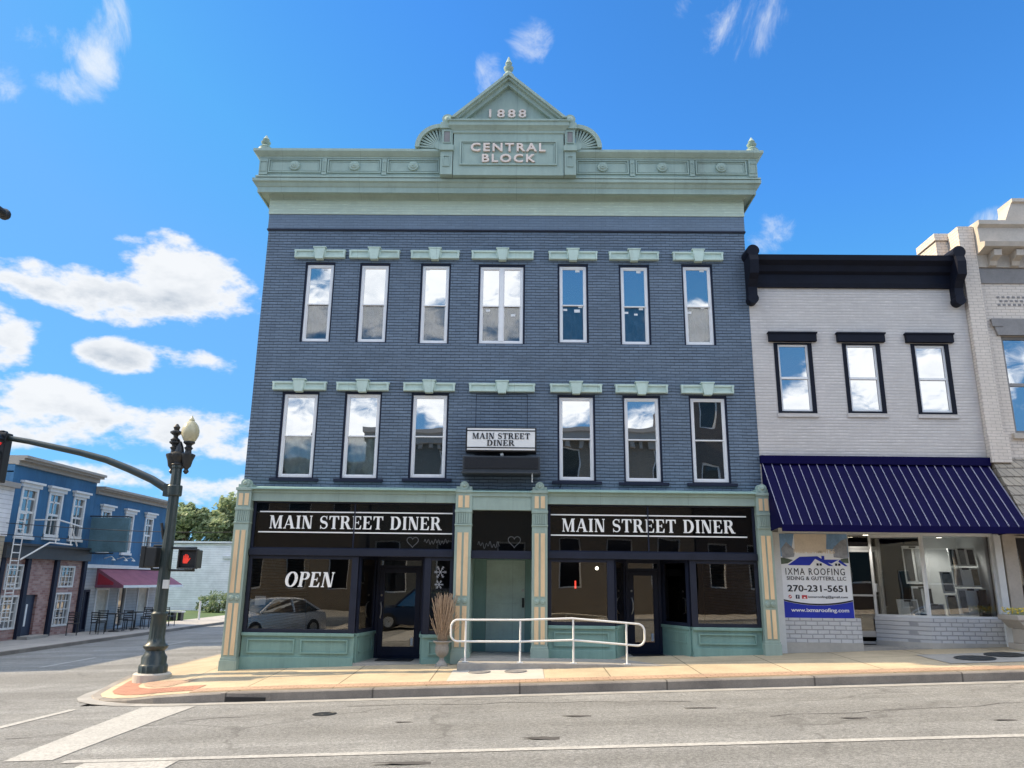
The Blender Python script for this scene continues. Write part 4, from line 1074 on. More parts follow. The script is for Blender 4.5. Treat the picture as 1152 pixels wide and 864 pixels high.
# ------------------------------------------------------------------ roofing shop
RX0, RX1 = 5.125, 9.99
RB = thing('roofing_shop', 'pale grey painted brick two storey shop with black cornice and three sash windows', 'building', (7.5, FY, .3))
RW = [(5.605, 6.45, 5.18, 6.79), (7.125, 7.965, 5.19, 6.79), (8.648, 9.485, 5.18, 6.79)]
q = MB(); q.wall(RX0, RX1, 2.62, 8.3, RW, FY+.002, .14)
q.quad((RX0, FY, 0), (RX0, 34, 0), (RX0, 34, 8.3), (RX0, FY, 8.3)); q.quad((RX1, FY, 0), (RX1, 34, 0), (RX1, 34, 8.3), (RX1, FY, 8.3)); q.quad((RX0, 34, 0), (RX1, 34, 0), (RX1, 34, 8.3), (RX0, 34, 8.3))
build('wall', q, 'brick_grey', RB)
q = MB(); q.box(RX0+.05, RX1-.05, FY+.3, 33.9, 7.9, 8.0); build('roof', q, 'roof', RB)
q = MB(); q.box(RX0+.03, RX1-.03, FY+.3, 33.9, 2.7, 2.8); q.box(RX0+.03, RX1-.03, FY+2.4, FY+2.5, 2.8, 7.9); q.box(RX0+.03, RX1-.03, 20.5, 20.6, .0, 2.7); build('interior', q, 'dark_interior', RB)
for i, (a, b, c, d) in enumerate(RW):
    f = MB(); f.frame(a, b, c, d, .085, FY-.01, FY+.1, wb=.05, wt=.03); wf = build('window', f, 'black_cornice', RB)
    f = MB(); zm = (c+d)/2; f.frame(a+.085, b-.085, c+.05, d-.03, .045, FY+.03, FY+.1); f.box(a+.12, b-.12, FY+.02, FY+.09, zm-.025, zm+.025); build('sash', f, 'white', wf)
    f = MB(); f.box(a+.12, b-.12, FY+.055, FY+.061, c+.08, d-.06); build('pane', f, 'glass_sky', wf)
    f = MB(); f.box(a-.11, b+.1, FY-.09, FY+.03, d+.02, d+.225); f.box(a-.13, b+.12, FY-.11, FY+.03, d+.2, d+.235); build('hood', f, 'black_cornice', wf, bev=.005)
    f = MB(); f.box(a-.02, b+.02, FY-.03, FY+.03, c-.09, c-.0); build('window_sill', f, 'brick_grey', RB)
q = MB(); y = FY+.0
prof = [(y+.3, 8.1), (y-.06, 8.1), (y-.08, 8.2), (y-.08, 8.4), (y-.16, 8.45), (y-.2, 8.58), (y-.32, 8.66), (y-.34, 8.78), (y+.3, 8.8)]
q.prism_yz(prof, RX0+.03, RX1-.2); build('cornice', q, 'black_cornice', RB)
for (cx, z0) in ((5.04, 7.72), (9.65, 7.72)):
    q = MB()
    side = [(FY+.1, z0+.1), (FY-.1, z0+.02), (FY-.2, z0+.1), (FY-.2, 8.05), (FY-.3, 8.2), (FY-.42, 8.3), (FY-.46, 8.6), (FY-.4, 8.8), (FY+.1, 8.85)]
    q.prism_yz(side, cx+.03, cx+.23)
    q.disc_y(cx+.13, z0+.05, .118, FY-.225, FY, 18); q.disc_y(cx+.13, 8.84, .15, FY-.42, FY, 18, 0, .14)
    build('bracket', q, 'black_cornice', RB)
# lower front
q = MB(); q.box(5.2, 5.4, FY-.06, FY+.1, .1, 2.62); build('pier', q, 'white_trim', RB)
q = MB(); q.box(9.85, 9.99, FY-.06, FY+.1, .2, 2.62); build('pier', q, 'white_trim', RB)
q = MB(); q.box(5.4, 9.85, FY-.02, FY+.25, 2.62, 2.75); build('shop_head', q, 'white_trim', RB)
q = MB(); q.box(5.4, 6.85, FY+.01, FY+.1, .9, 2.62); build('blanked_window', q, 'white_trim', RB)
q = MB(); q.box(5.28, 6.95, FY-.03, FY+.15, .0, .9); q.box(6.75, 6.95, FY+.15, 17.3, .0, .9)
q.prism_xy([(7.55, 17.2), (8.36, FY+.0), (9.85, FY), (9.85, FY+.2), (8.45, FY+.2), (7.68, 17.32)], .0, .92)
build('bulkhead', q, 'brick_base', RB)
q = MB(); q.box(5.28, 6.95, FY-.045, FY-.03, .0, .42); q.prism_xy([(7.53, 17.19), (8.35, FY-.015), (9.84, FY-.015), (9.84, FY), (8.36, FY), (7.55, 17.2)], 0, .44); build('plinth', q, 'concrete_light', RB)
q = MB(); q.prism_xy([(6.95, FY), (8.36, FY), (7.9, 17.3), (6.95, 17.3)], .0, .34); build('threshold', q, 'concrete', RB)
f = MB(); f.frame(7.0, 7.82, .36, 2.66, .05, 17.2, 17.3); f.box(7.05, 7.77, 17.2, 17.3, 2.33, 2.38); fo = build('door_frame', f, 'alu', RB)
f = MB(); f.box(7.05, 7.77, 17.24, 17.246, 2.38, 2.61); build('pane', f, 'glass_shop', fo)
f = MB(); f.frame(7.06, 7.76, .5, 2.32, .06, 17.21, 17.26, wb=.12); f.box(7.1, 7.72, 17.2, 17.25, 1.33, 1.37); do = build('door', f, 'alu', RB)
f = MB(); f.box(7.1, 7.72, 17.23, 17.236, .6, 2.28); build('pane', f, 'glass_shop', do)
f = MB(); f.box(7.6, 7.7, 17.19, 17.215, 1.42, 1.6); build('handle', f, 'paper', do)
# show windows: angled one and front one
def aslab(mbx, p0, p1, t0, t1, z0, z1, th):
    e0, e1 = Vector(p0), Vector(p1); d_ = e1-e0; n_ = Vector((-d_.y, d_.x)).normalized()*th
    a, b = e0+d_*t0, e0+d_*t1
    mbx.prism_xy([tuple(a+n_), tuple(b+n_), tuple(b-n_), tuple(a-n_)], z0, z1)
P0, P1 = (7.6, 17.24), (8.4, FY+.06)
f = MB()
for t0, t1, z0, z1 in ((0, .05, .92, 2.62), (.96, 1, .92, 2.62), (.05, .96, .92, .97), (.05, .96, 2.56, 2.62)): aslab(f, P0, P1, t0, t1, z0, z1, .03)
wf = build('show_window', f, 'white_trim', RB)
f = MB(); aslab(f, P0, P1, .05, .96, .97, 2.56, .003); build('pane', f, 'glass_shop', wf)
f = MB(); f.frame(8.38, 9.85, .92, 2.62, .045, FY+.03, FY+.09); wf = build('show_window', f, 'white_trim', RB)
f = MB(); f.box(8.42, 9.81, FY+.05, FY+.056, .96, 2.58); build('pane', f, 'glass_shop', wf)
q = MB(); q.prism_xy([(7.75, 17.3), (8.5, FY+.2), (9.84, FY+.2), (9.84, 18.3), (7.75, 18.3)], .85, .93); q.box(9.78, 9.84, FY+.2, 18.3, .93, 2.62); q.box(8.98, 9.84, 17.75, 17.8, .93, 2.62); q.box(8.1, 9.84, 16.75, 18.25, 2.605, 2.618)
build('display_floor', q, 'board_white', RB)
# display boards inside the show window
def board(x0, x1, z0, z1, y, label, style, lean=.06):
    t = thing('sample_board', label, 'display board', ((x0+x1)/2, y, z0), 'sample boards in the roofing shop window')
    q = MB()
    q.add([(x0, y, z0), (x1, y, z0), (x1, y+lean, z1), (x0, y+lean, z1), (x0, y+.02, z0), (x1, y+.02, z0), (x1, y+lean+.02, z1), (x0, y+lean+.02, z1)], [(0, 1, 2, 3), (5, 4, 7, 6), (0, 4, 5, 1), (1, 5, 6, 2), (2, 6, 7, 3), (3, 7, 4, 0)])
    build('board', q, 'board_white', t)
    n_ = len(style)
    for i, st in enumerate(style):
        wd = (x1-x0)/n_; a = x0+wd*i+.03; b = x0+wd*(i+1)-.03; h = z1-z0
        f0, f1 = .08, .92
        q = MB(); q.add([(a, y+lean*f0-.012, z0+h*f0), (b, y+lean*f0-.012, z0+h*f0), (b, y+lean*f1-.012, z0+h*f1), (a, y+lean*f1-.012, z0+h*f1), (a, y+lean*f0, z0+h*f0), (b, y+lean*f0, z0+h*f0), (b, y+lean*f1, z0+h*f1), (a, y+lean*f1, z0+h*f1)], [(0, 1, 2, 3), (0, 4, 5, 1), (1, 5, 6, 2), (2, 6, 7, 3), (3, 7, 4, 0)])
        build('sample', q, st, t)
    q = MB(); cx = (x0+x1)/2; q.box(cx-.07, cx+.07, y+lean-.02, y+lean+.01, z1-.045, z1-.01); build('grip', q, 'letter_black', t)
board(7.98, 8.42, .94, 1.28, 16.98, 'low white board leaning in the angled window next to the shop door', ['board_white', 'sample_grey'])
board(8.46, 8.92, 1.6, 2.42, 17.5, 'tall dark shingle board, upper one, behind the narrow end of the front window', ['sample_dark', 'sample_grey'])
board(8.5, 8.95, .98, 1.55, 17.35, 'dark shingle board standing under the tall dark board', ['sample_dark', 'sample_dark'])
board(9.2, 9.76, 1.98, 2.36, 17.0, 'white framed board of dark samples, topmost at the right of the front window', ['sample_dark', 'sample_grey', 'sample_dark'])
board(9.22, 9.78, 1.55, 1.95, 16.96, 'board of three grey and tan samples, second from the top on the right', ['sample_grey', 'board_white', 'sample_tan'])
board(9.24, 9.8, .97, 1.52, 16.9, 'white board with one long grey strip, lowest on the right', ['sample_grey', 'board_white', 'sample_dark'])
board(8.95, 9.2, 1.42, 1.86, 16.95, 'narrow board with a grey square sample in the middle of the front window', ['sample_grey'])
board(8.98, 9.22, .96, 1.38, 16.9, 'narrow board of tan ribbed siding, low in the middle of the front window', ['sample_tan'])
board(8.5, 8.9, .95, 1.2, 16.85, 'small low board with a green grey sample beside the window post', ['sample_grey'])
q = MB(); q.box(9.58, 9.76, 16.72, 16.85, .935, 1.22); q.box(9.62, 9.72, 16.74, 16.83, 1.22, 1.5); tag(build('downspout_sample', q, 'letter_black'), 'black downspout sample standing in the lower right of the shop window', 'sample')

for (lx, ly, lz, lb) in ((7.38, 16.85, 2.60, 'small lit round downlight in the ceiling of the roofing shop doorway'), (9.1, 17.15, 2.585, 'added round downlight brightening the display in the roofing shop show window')):  # the show window one is an added lamp, there to brighten the display
    t = thing('downlight', lb, 'ceiling light', (lx, ly, lz), 'downlights of the roofing shop')
    q = MB(); q.lathe([(.075, lz), (.075, lz+.02), (.06, lz+.022)], lx, ly, 18); build('trim_ring', q, 'white_trim', t)
    q = MB(); q.lathe([(.05, lz-.006), (.055, lz-.001)], lx, ly, 16); build('lens', q, 'bulb', t)
    li = bpy.data.lights.new('downlight', 'SPOT'); li.energy = 11; li.spot_size = R_(150); li.spot_blend = .6; li.shadow_soft_size = .05; li.color = (1, .95, .88)
    lo = bpy.data.objects.new('downlight_lamp', li); C.objects.link(lo); lo.location = (0, 0, -.03); lo.parent = t
q = MB(); q.prism_xy([(6.96, FY+.12), (8.3, FY+.12), (7.6, 17.22), (6.96, 17.22)], 2.622, 2.66); build('entrance_soffit', q, 'white_trim', RB)
# banner
bn = thing('roofing_banner', 'white and blue vinyl banner advertising IXMA ROOFING beside the shop door', 'banner', (6.12, 16.4, .9))
bx0, bx1, bz0, bz1, byy = 5.41, 6.83, .9, 2.59, FY-.012
q = MB(); q.box(bx0, bx1, byy, byy+.012, bz0, bz1); build('vinyl', q, 'banner_white', bn)
U = lambda u: bx0+(bx1-bx0)*u
V = lambda v: bz0+(bz1-bz0)*v
q = MB(); N = 16
q.prism_xz([(U(0), V(0)), (U(1), V(0))]+[(U(1-i/N), V(.145+.05*(2*(1-i/N)-1)**2+.0)) for i in range(N+1)], byy-.003, byy); build('blue_footer', q, 'banner_blue', bn)
q = MB(); pts = [(U(i/N), V(.148+.05*(2*i/N-1)**2)) for i in range(N+1)]+[(U(1-i/N), V(.166+.05*(2*(1-i/N)-1)**2)) for i in range(N+1)]
q.prism_xz(pts, byy-.0035, byy); build('curved_stripe', q, 'letter_black', bn)
q = MB(); q.prism_xz([(U(0), V(.72)), (U(.16), V(.76)), (U(.22), V(1)), (U(0), V(1))], byy-.002, byy); build('sky_print', q, 'banner_sky', bn)
q = MB(); q.prism_xz([(U(.68), V(.82)), (U(1), V(.72)), (U(1), V(1)), (U(.7), V(1))], byy-.002, byy); build('sky_print', q, 'banner_sky', bn)
q = MB(); q.prism_xz([(U(.22), V(.78)), (U(.68), V(.78)), (U(.7), V(.998)), (U(.22), V(.998))], byy-.0015, byy); build('cream_print', q, 'banner_cream', bn)
q = MB(); q.prism_xz([(U(.03), V(.7)), (U(.2), V(.72)), (U(.22), V(.8)), (U(.1), V(.9)), (U(.02), V(.82))], byy-.0045, byy); build('house_print', q, 'banner_house', bn)
q = MB(); q.prism_xz([(U(.78), V(.72)), (U(.99), V(.7)), (U(.99), V(.95)), (U(.9), V(.92)), (U(.78), V(.83))], byy-.0045, byy); build('house_print', q, 'banner_house', bn)
q = MB(); q.prism_xz([(U(.0), V(.63)), (U(.1), V(.64)), (U(.18), V(.68)), (U(.1), V(.7)), (U(.0), V(.71))], byy-.0055, byy); build('tree_print', q, 'banner_tree', bn)
q = MB(); q.prism_xz([(U(.86), V(.66)), (U(.99), V(.65)), (U(.99), V(.71)), (U(.88), V(.7))], byy-.0055, byy); build('tree_print', q, 'banner_tree', bn)
q = MB(); q.prism_xz([(U(.1), V(.62)), (U(.42), V(.62)), (U(.54), V(.73)), (U(.28), V(.72))], byy-.006, byy)
q.prism_xz([(U(.54), V(.73)), (U(.50), V(.70)), (U(.70), V(.615)), (U(.76), V(.615))], byy-.0065, byy)
q.prism_xz([(U(.62), V(.69)), (U(.86), V(.69)), (U(.82), V(.68)), (U(.74), V(.645)), (U(.68), V(.655))], byy-.0062, byy); q.prism_xz([(U(.86), V(.69)), (U(.84), V(.665)), (U(.93), V(.615)), (U(.97), V(.615))], byy-.0066, byy)
q.box(U(.60), U(.64), byy-.007, byy, V(.69), V(.735)); build('roof_logo', q, 'banner_blue', bn)
q = MB()
for a in (.52, .565, .79, .835): q.box(U(a), U(a+.03), byy-.006, byy, V(.618), V(.645))
build('logo_windows', q, 'letter_black', bn)
sans_text('lettering', 'FREE ESTIMATES', (U(.2), U(.8), V(.765), V(.815)), byy, 'banner_cream', bn, .006, .02)
sans_text('lettering', 'IXMA ROOFING', (U(.06), U(.92), V(.505), V(.585)), byy, 'letter_black', bn, .006, .0, 1.25)
sans_text('lettering', 'SIDING & GUTTERS, LLC', (U(.07), U(.93), V(.435), V(.487)), byy, 'letter_black', bn, .006, .008, 1.05)
sans_text('lettering', '270-231-5651', (U(.07), U(.93), V(.305), V(.385)), byy, 'letter_black', bn, .006, .018)
sans_text('lettering', 'ixmaroofing@gmail.com', (U(.36), U(.93), V(.225), V(.262)), byy, 'letter_black', bn, .006, .0)
sans_text('lettering', 'www.ixmaroofing.com', (U(.1), U(.93), V(.055), V(.115)), byy-.003, 'letter_white', bn, .006, .012)
q = MB(); q.disc_y(U(.1), V(.245), .035, byy-.005, byy, 16); build('icon', q, 'banner_red', bn)
q = MB(); q.box(U(.27), U(.345), byy-.005, byy, V(.222), V(.265)); build('icon', q, 'banner_red', bn)
q = MB(); q.box(U(.18), U(.235), byy-.005, byy, V(.222), V(.268)); build('icon', q, 'dark_blue_door', bn)
q = MB(); q.prism_xz([(U(.285), V(.228)), (U(.33), V(.228)), (U(.3075), V(.245))], byy-.007, byy-.004); q.prism_xz([(U(.08), V(.24)), (U(.09), V(.234)), (U(.122), V(.252)), (U(.112), V(.258))], byy-.007, byy-.004); build('icon_mark', q, 'letter_white', bn)
sans_text('lettering', 'f', (U(.2), U(.217), V(.226), V(.262)), byy-.004, 'letter_white', bn, .004, .02)
# awning
aw = thing('shop_awning', 'navy blue standing seam metal awning with thin white ribs over the roofing shop front', 'awning', (7.5, 16.4, 2.6))
AY0, AZ0, AY1, AZ1 = FY-.02, 4.09, 15.42, 2.70
ax0, ax1 = 5.14, 9.98
q = MB(); q.prism_yz([(AY0, AZ0), (AY1, AZ1), (AY1, AZ1-.03), (AY0, AZ0-.05)], ax0, ax1)
q.prism_yz([(AY0-.01, AZ0-.05), (AY1+.02, AZ1-.03), (AY0-.01, AZ1-.1)], ax0, ax0+.02); q.prism_yz([(AY0-.01, AZ0-.05), (AY1+.02, AZ1-.03), (AY0-.01, AZ1-.1)], ax1-.02, ax1)
q.box(ax0, ax1, AY1-.01, AY1+.03, AZ1-.13, AZ1-.002); q.box(ax0-.02, ax1+.02, FY-.1, FY-.002, 4.06, 4.235)
build('sheet', q, 'awning_navy', aw)
q = MB(); n_ = Vector((0, AZ0-AZ1, AY1-AY0)); 
for k in range(26):
    x_ = ax0+.02+(ax1-ax0-.04)*k/25
    q.prism_yz([(AY0, AZ0), (AY1, AZ1), (AY1-.012, AZ1+.018), (AY0-.012, AZ0+.018)], x_-.004, x_+.004)
build('rib', q, 'awning_rib', aw)
q = MB()
for k in range(6):
    x_ = ax0+.1+(ax1-ax0-.2)*k/5; q.tube([(x_, FY, 2.75), (x_, AY1+.05, AZ1-.06)], .015)
build('strut', q, 'awning_navy', aw)

# ------------------------------------------------------------------ building at the right edge
EB = thing('corner_shop', 'cream painted brick building with bracketed stone cornice at the right edge', 'building', (13, FY, .4))
EX0, EX1 = 9.995, 18.5
q = MB(); q.wall(10.345, EX1, 2.6, 9.0, [(10.68, 13.2, 4.78, 7.0), (14.6, 17.2, 4.78, 7.0)], FY, .2)
q.quad((EX0, FY, .0), (EX0, 34, 0), (EX0, 34, 9), (EX0, FY, 9)); q.quad((EX1, FY, .0), (EX1, 34, 0), (EX1, 34, 9), (EX1, FY, 9)); q.quad((EX0, 34, .0), (EX1, 34, 0), (EX1, 34, 9), (EX0, 34, 9))
build('wall', q, 'brick_cream', EB)
q = MB(); q.box(EX0+.1, EX1-.1, FY+.3, 33.9, 8.6, 8.7); build('roof', q, 'roof', EB)
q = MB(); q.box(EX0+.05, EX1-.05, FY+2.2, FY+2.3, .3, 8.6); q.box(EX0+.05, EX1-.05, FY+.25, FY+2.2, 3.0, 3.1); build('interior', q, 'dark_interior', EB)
q = MB(); q.box(EX0, 10.345, FY-.12, FY+.3, 4.72, 9.6); q.box(EX0-.0, 10.42, FY-.16, FY+.3, 4.12, 4.72); build('pilaster', q, 'brick_cream', EB)
q = MB(); q.box(9.72, 10.3, FY+.35, FY+1.1, 8.3, 9.45); q.box(9.68, 10.34, FY+.3, FY+1.15, 9.45, 9.62); build('chimney', q, 'brick_cream', EB)
q = MB(); q.prism_yz([(FY+.3, 8.62), (FY-.06, 8.62), (FY-.1, 8.9), (FY-.42, 8.98), (FY-.46, 9.08), (FY-.28, 9.14), (FY-.26, 9.5), (FY-.34, 9.56), (FY-.34, 9.66), (FY+.3, 9.7)], 10.36, EX1)
q.prism_yz([(FY+.3, 9.69), (FY-.2, 9.69), (FY-.2, 10.15), (FY-.26, 10.17), (FY-.26, 10.25), (FY+.3, 10.25)], 11.25, 13.6)
q.prism_xz([(11.05, 9.69), (11.25, 9.69), (11.25, 10.15)], FY-.2, FY+.2)
build('cornice', q, 'cream_stone', EB)
for k in range(14):
    q = MB(); x_ = 10.6+k*.5; q.prism_yz([(FY-.05, 8.62), (FY-.12, 8.64), (FY-.16, 8.74), (FY-.34, 8.8), (FY-.36, 8.93), (FY-.05, 8.93)], x_, x_+.17); build('bracket', q, 'cream_stone', EB)
q = MB(); q.box(10.34, EX1, FY-.03, FY+.05, 8.24, 8.6); build('frieze', q, 'grey_stone', EB)
q = MB()
for i in range(22):
    for j in range(3): q.box(10.72+i*.115+(j % 2)*.057, 10.78+i*.115+(j % 2)*.057, FY-.012, FY+.02, 7.71+j*.09, 7.755+j*.09)
build('lattice_brickwork', q, 'grey_stone', EB)
for (a, b) in ((10.68, 13.2), (14.6, 17.2)):
    q = MB(); q.prism_xz([(a-.08, 7.0), (b+.08, 7.0), (b+.2, 7.38), (a-.19, 7.38)], FY-.06, FY+.02); q.box((a+b)/2-.16, (a+b)/2+.16, FY-.1, FY, 6.98, 7.48); q.box(a-.19, a+.05, FY-.075, FY-.05, 7.2, 7.38); build('lintel', q, 'grey_stone', EB)
    f = MB(); f.frame(a, b, 4.78, 7.0, .07, FY+.06, FY+.14); f.box(a+.07, b-.07, FY+.07, FY+.13, 5.85, 5.92); f.box((a+b)/2-.04, (a+b)/2+.04, FY+.065, FY+.135, 4.85, 6.93); wf = build('window', f, 'grey_stone', EB)
    f = MB(); f.box(a+.06, b-.06, FY+.1, FY+.106, 4.84, 6.94); build('pane', f, 'glass_mid', wf)
    q = MB(); q.box(a-.08, b+.08, FY-.08, FY+.05, 4.66, 4.78); build('window_sill', q, 'cream_stone', EB)
cn = thing('shingle_canopy', 'weathered wood shingle canopy sloping over the right edge shop front', 'canopy', (14, 16.2, 2.6))
q = MB(); q.prism_yz([(FY-.02, 4.22), (15.55, 2.72), (15.55, 2.62), (FY-.02, 2.62)], 10.05, EX1); build('shingles', q, 'shingle', cn)
q = MB()
for j in range(7):
    t0 = j/7; y_ = FY-.02+(15.55-FY+.02)*(j+1)/7; z_ = 4.22-1.5*(j+1)/7
    q.prism_yz([(y_, z_+.012), (y_-.012, z_+.02), (y_+.13, z_+.23), (y_+.15, z_+.225)], 10.05, EX1)
build('shingle_course', q, 'shingle', cn)
f = MB(); f.box(10.02, 10.28, FY-.08, FY+.1, .2, 2.62); f.box(10.28, 18.4, FY-.02, FY+.1, .2, .62); wf = build('shop_front', f, 'cream_stone', EB)
f = MB(); f.frame(10.28, 13.2, .62, 2.62, .06, FY, FY+.08); f.box(13.2, 18.4, FY+.0, FY+.1, .62, 2.62); wf = build('shop_window', f, 'cream_stone', EB)
f = MB(); f.box(10.34, 13.14, FY+.04, FY+.046, .68, 2.56); build('pane', f, 'glass_shop', wf)
pl = thing('flower_planter', 'pale stone pedestal planter at the right edge of the shop fronts', 'planter', (9.92, 15.8, .3))
px_, py_ = 9.98, 15.95; zb_ = g(9.98)-.02
q = MB(); q.box(px_-.27, px_+.27, py_-.27, py_+.27, zb_, zb_+.12); q.box(px_-.2, px_+.2, py_-.2, py_+.2, zb_+.12, zb_+.4)
q.prism_xz([(px_-.2, zb_+.4), (px_+.2, zb_+.4), (px_+.34, zb_+.56), (px_-.34, zb_+.56)], py_-.3, py_+.3); q.box(px_-.37, px_+.37, py_-.33, py_+.33, zb_+.56, zb_+.66)
build('trough', q, 'cream_stone', pl, bev=.015)
rnd = random.Random(5); q = MB()
for k in range(420):
    c_ = Vector((px_+rnd.uniform(-.33, .33), py_+rnd.uniform(-.28, .28), zb_+.66+rnd.uniform(.0, .13))); s_ = rnd.uniform(.015, .034)
    a = Vector((rnd.gauss(0, 1), rnd.gauss(0, 1), rnd.gauss(0, 1))).normalized(); b = a.orthogonal().normalized()
    q.quad(c_-a*s_, c_-b*s_*.6, c_+a*s_, c_+b*s_*.6, 0 if rnd.random() < .55 and c_.z > zb_+.69 else 1)
tag(build('yellow_flowers', q, ['yellow', 'leaf2']), 'yellow flowers filling the pale stone planter', 'flowers')

# ------------------------------------------------------------------ lamp post with mast arm
LX, LY = -7.2, 15.93; LZ = g(LX)-.08
lp = thing('street_lamp', 'dark green fluted street lamp post with signal mast arm at the corner', 'street lamp', (LX, LY, LZ))
q = MB(); q.lathe([(.35, LZ-.15), (.35, LZ+.075), (.32, LZ+.1)], LX, LY, 28); build('footing', q, 'concrete_light', lp)
q = MB(); z = LZ+.09
q.lathe([(0.260, z), (0.260, z+.13), (0.244, z+.16), (0.227, z+.18), (0.227, z+.30), (0.185, z+.36), (0.168, z+.42), (0.218, z+.47), (0.227, z+.51), (0.168, z+.56), (0.143, z+.66), (0.147, z+.85), (0.133, z+1.05), (0.152, z+1.08), (0.152, z+1.12), (0.114, z+1.16)], LX, LY, 32, 0, .03, 16)
build('base', q, 'pole_green', lp, smooth=True)
q = MB(); q.lathe([(.12, z+1.1), (.108, 2.2), (.098, 3.75), (.12, 3.76), (.12, 3.82)], LX, LY, 32, 0, .035, 12); build('pole', q, 'pole_green', lp, smooth=True)
q = MB(); q.lathe([(.14, 3.18), (.15, 3.2), (.15, 3.38), (.14, 3.4)], LX, LY, 20); q.box(LX-.2, LX-.05, LY-.09, LY+.09, 3.17, 3.42); build('arm_clamp', q, 'pole_green', lp)
arm = [(-7.3, LY, 3.29), (-7.7, LY, 3.52), (-8.2, LY, 3.73), (-8.71, LY, 3.92), (-9.3, LY, 4.07), (-9.88, LY, 4.185), (-10.4, LY, 4.29), (-11.1, LY, 4.40), (-11.35, LY, 4.43)]
q = MB(); q.tube(arm, .085, 12, r1=.05); build('mast_arm', q, 'pole_green', lp, smooth=True)
# crown with two lamp sockets
q = MB()
q.lathe([(.1, 3.8), (.14, 3.83), (.1, 3.88), (.13, 3.95), (.17, 4.0), (.17, 4.05), (.1, 4.1), (.08, 4.2), (.04, 4.3), (.02, 4.33)], LX, LY, 18)
for ex in (LX-.11, LX+.19):
    q.tube([(LX, LY, 3.86), ((LX+ex)/2, LY-.02, 3.78), (ex, LY, 3.84), (ex, LY, 3.96)], .045)
    q.lathe([(.02, 3.64), (.06, 3.69), (.035, 3.74), (.085, 3.8), (.11, 3.92), (.15, 4.02), (.15, 4.05), (.07, 4.08), (.06, 4.14), (.09, 4.19), (.055, 4.22), (.06, 4.25), (.115, 4.29), (.115, 4.32), (.06, 4.33)], ex, LY, 16)
q.lathe([(.07, 4.3), (.1, 4.36), (.045, 4.41), (.05, 4.45), (.12, 4.5), (.12, 4.53), (.05, 4.57), (.07, 4.63), (.02, 4.70)], LX-.11, LY, 14)
build('lamp_crown', q, 'cast_iron', lp, smooth=True)
q = MB(); gx = LX+.19
q.lathe([(.085, 4.3), (.13, 4.36), (.175, 4.46), (.18, 4.56), (.15, 4.66), (.1, 4.73), (.055, 4.77), (.06, 4.79), (.03, 4.83), (.01, 4.88)], gx, LY, 24); build('globe', q, 'globe', lp, smooth=True)
# signal head at the end of the arm
th = thing('traffic_signal', 'three lens traffic signal showing red on the end of the mast arm', 'traffic light', (-11.02, LY, 3.4))
sx, sy = -11.0, LY-.02
q = MB(); q.box(sx-.17, sx+.17, sy-.12, sy+.12, 3.42, 4.46); q.box(sx-.05, sx+.05, sy-.05, sy+.12, 4.46, 4.52); build('housing', q, 'black', th, bev=.02)
for k, mt_ in enumerate(('dark_lens', 'dark_lens', 'red_lens')):
    zc = 3.6+k*.34
    q = MB(); q.disc_y(sx, zc, .125, sy-.14, sy-.1, 22, 0, .115); build('lens', q, mt_, th, smooth=True)
    q = MB()
    for i in range(14):
        a0, a1 = R_(-20+220*i/14), R_(-20+220*(i+1)/14)
        q.quad((sx+.145*math.cos(a0), sy-.12, zc+.145*math.sin(a0)), (sx+.145*math.cos(a1), sy-.12, zc+.145*math.sin(a1)), (sx+.145*math.cos(a1), sy-.36, zc+.13*math.sin(a1)), (sx+.145*math.cos(a0), sy-.36, zc+.13*math.sin(a0)))
    v_ = build('visor', q, 'black', th); md = v_.modifiers.new('solid', 'SOLIDIFY'); md.thickness = .008
# pedestrian signals on the pole
ps = thing('pedestrian_signal', 'pedestrian signal with a red raised hand on the lamp post', 'pedestrian signal', (-6.85, LY, 1.9))
def hand(cx, cz, s, y, parent):
    q = MB()
    q.prism_xz([(cx-.3*s, cz-.5*s), (cx+.2*s, cz-.5*s), (cx+.32*s, cz-.1*s), (cx+.3*s, cz+.08*s), (cx-.32*s, cz+.08*s), (cx-.34*s, cz-.2*s)], y-.004, y)
    for k, (ox, h) in enumerate(((-.26, .3), (-.1, .44), (.07, .42), (.22, .3))): q.prism_xz([(cx+(ox-.06)*s, cz+.05*s), (cx+(ox+.06)*s, cz+.05*s), (cx+(ox+.07)*s, cz+(.08+h)*s), (cx+(ox-.05)*s, cz+(.08+h)*s)], y-.0045-.0003*k, y)
    q.prism_xz([(cx+.2*s, cz-.3*s), (cx+.3*s, cz-.3*s), (cx+.52*s, cz+.06*s), (cx+.42*s, cz+.12*s)], y-.0065, y)
    build('hand_symbol', q, 'red_hand', parent)
hx0, hx1, hz0, hz1 = -6.83, -6.47, 1.73, 2.09
q = MB(); q.box(hx0, hx1, LY-.22, LY+.02, hz0, hz1); build('housing', q, 'cast_iron', ps, bev=.02)
q = MB(); q.frame(hx0-.015, hx1+.015, hz0-.015, hz1+.015, .03, LY-.3, LY-.2); build('visor_frame', q, 'cast_iron', ps, bev=.01)
q = MB(); q.box(hx0+.03, hx1-.03, LY-.228, LY-.22, hz0+.03, hz1-.03); build('face', q, 'letter_black', ps)
hand((hx0+hx1)/2-.05, (hz0+hz1)/2, .175, LY-.23, ps)
q = MB()
for zq in (2.13, 1.69): q.tube([(LX+.08, LY, zq), (LX+.3, LY, zq), (hx1-.1, LY-.08, zq)], .024); q.tube([(hx1-.12, LY-.08, zq), (hx1-.12, LY-.08, zq-.05 if zq > 2 else zq+.05)], .024)
build('bracket', q, 'cast_iron', ps)
p2 = thing('pedestrian_signal', 'pedestrian signal turned sideways on the street side of the lamp post', 'pedestrian signal', (-7.5, LY, 1.9))
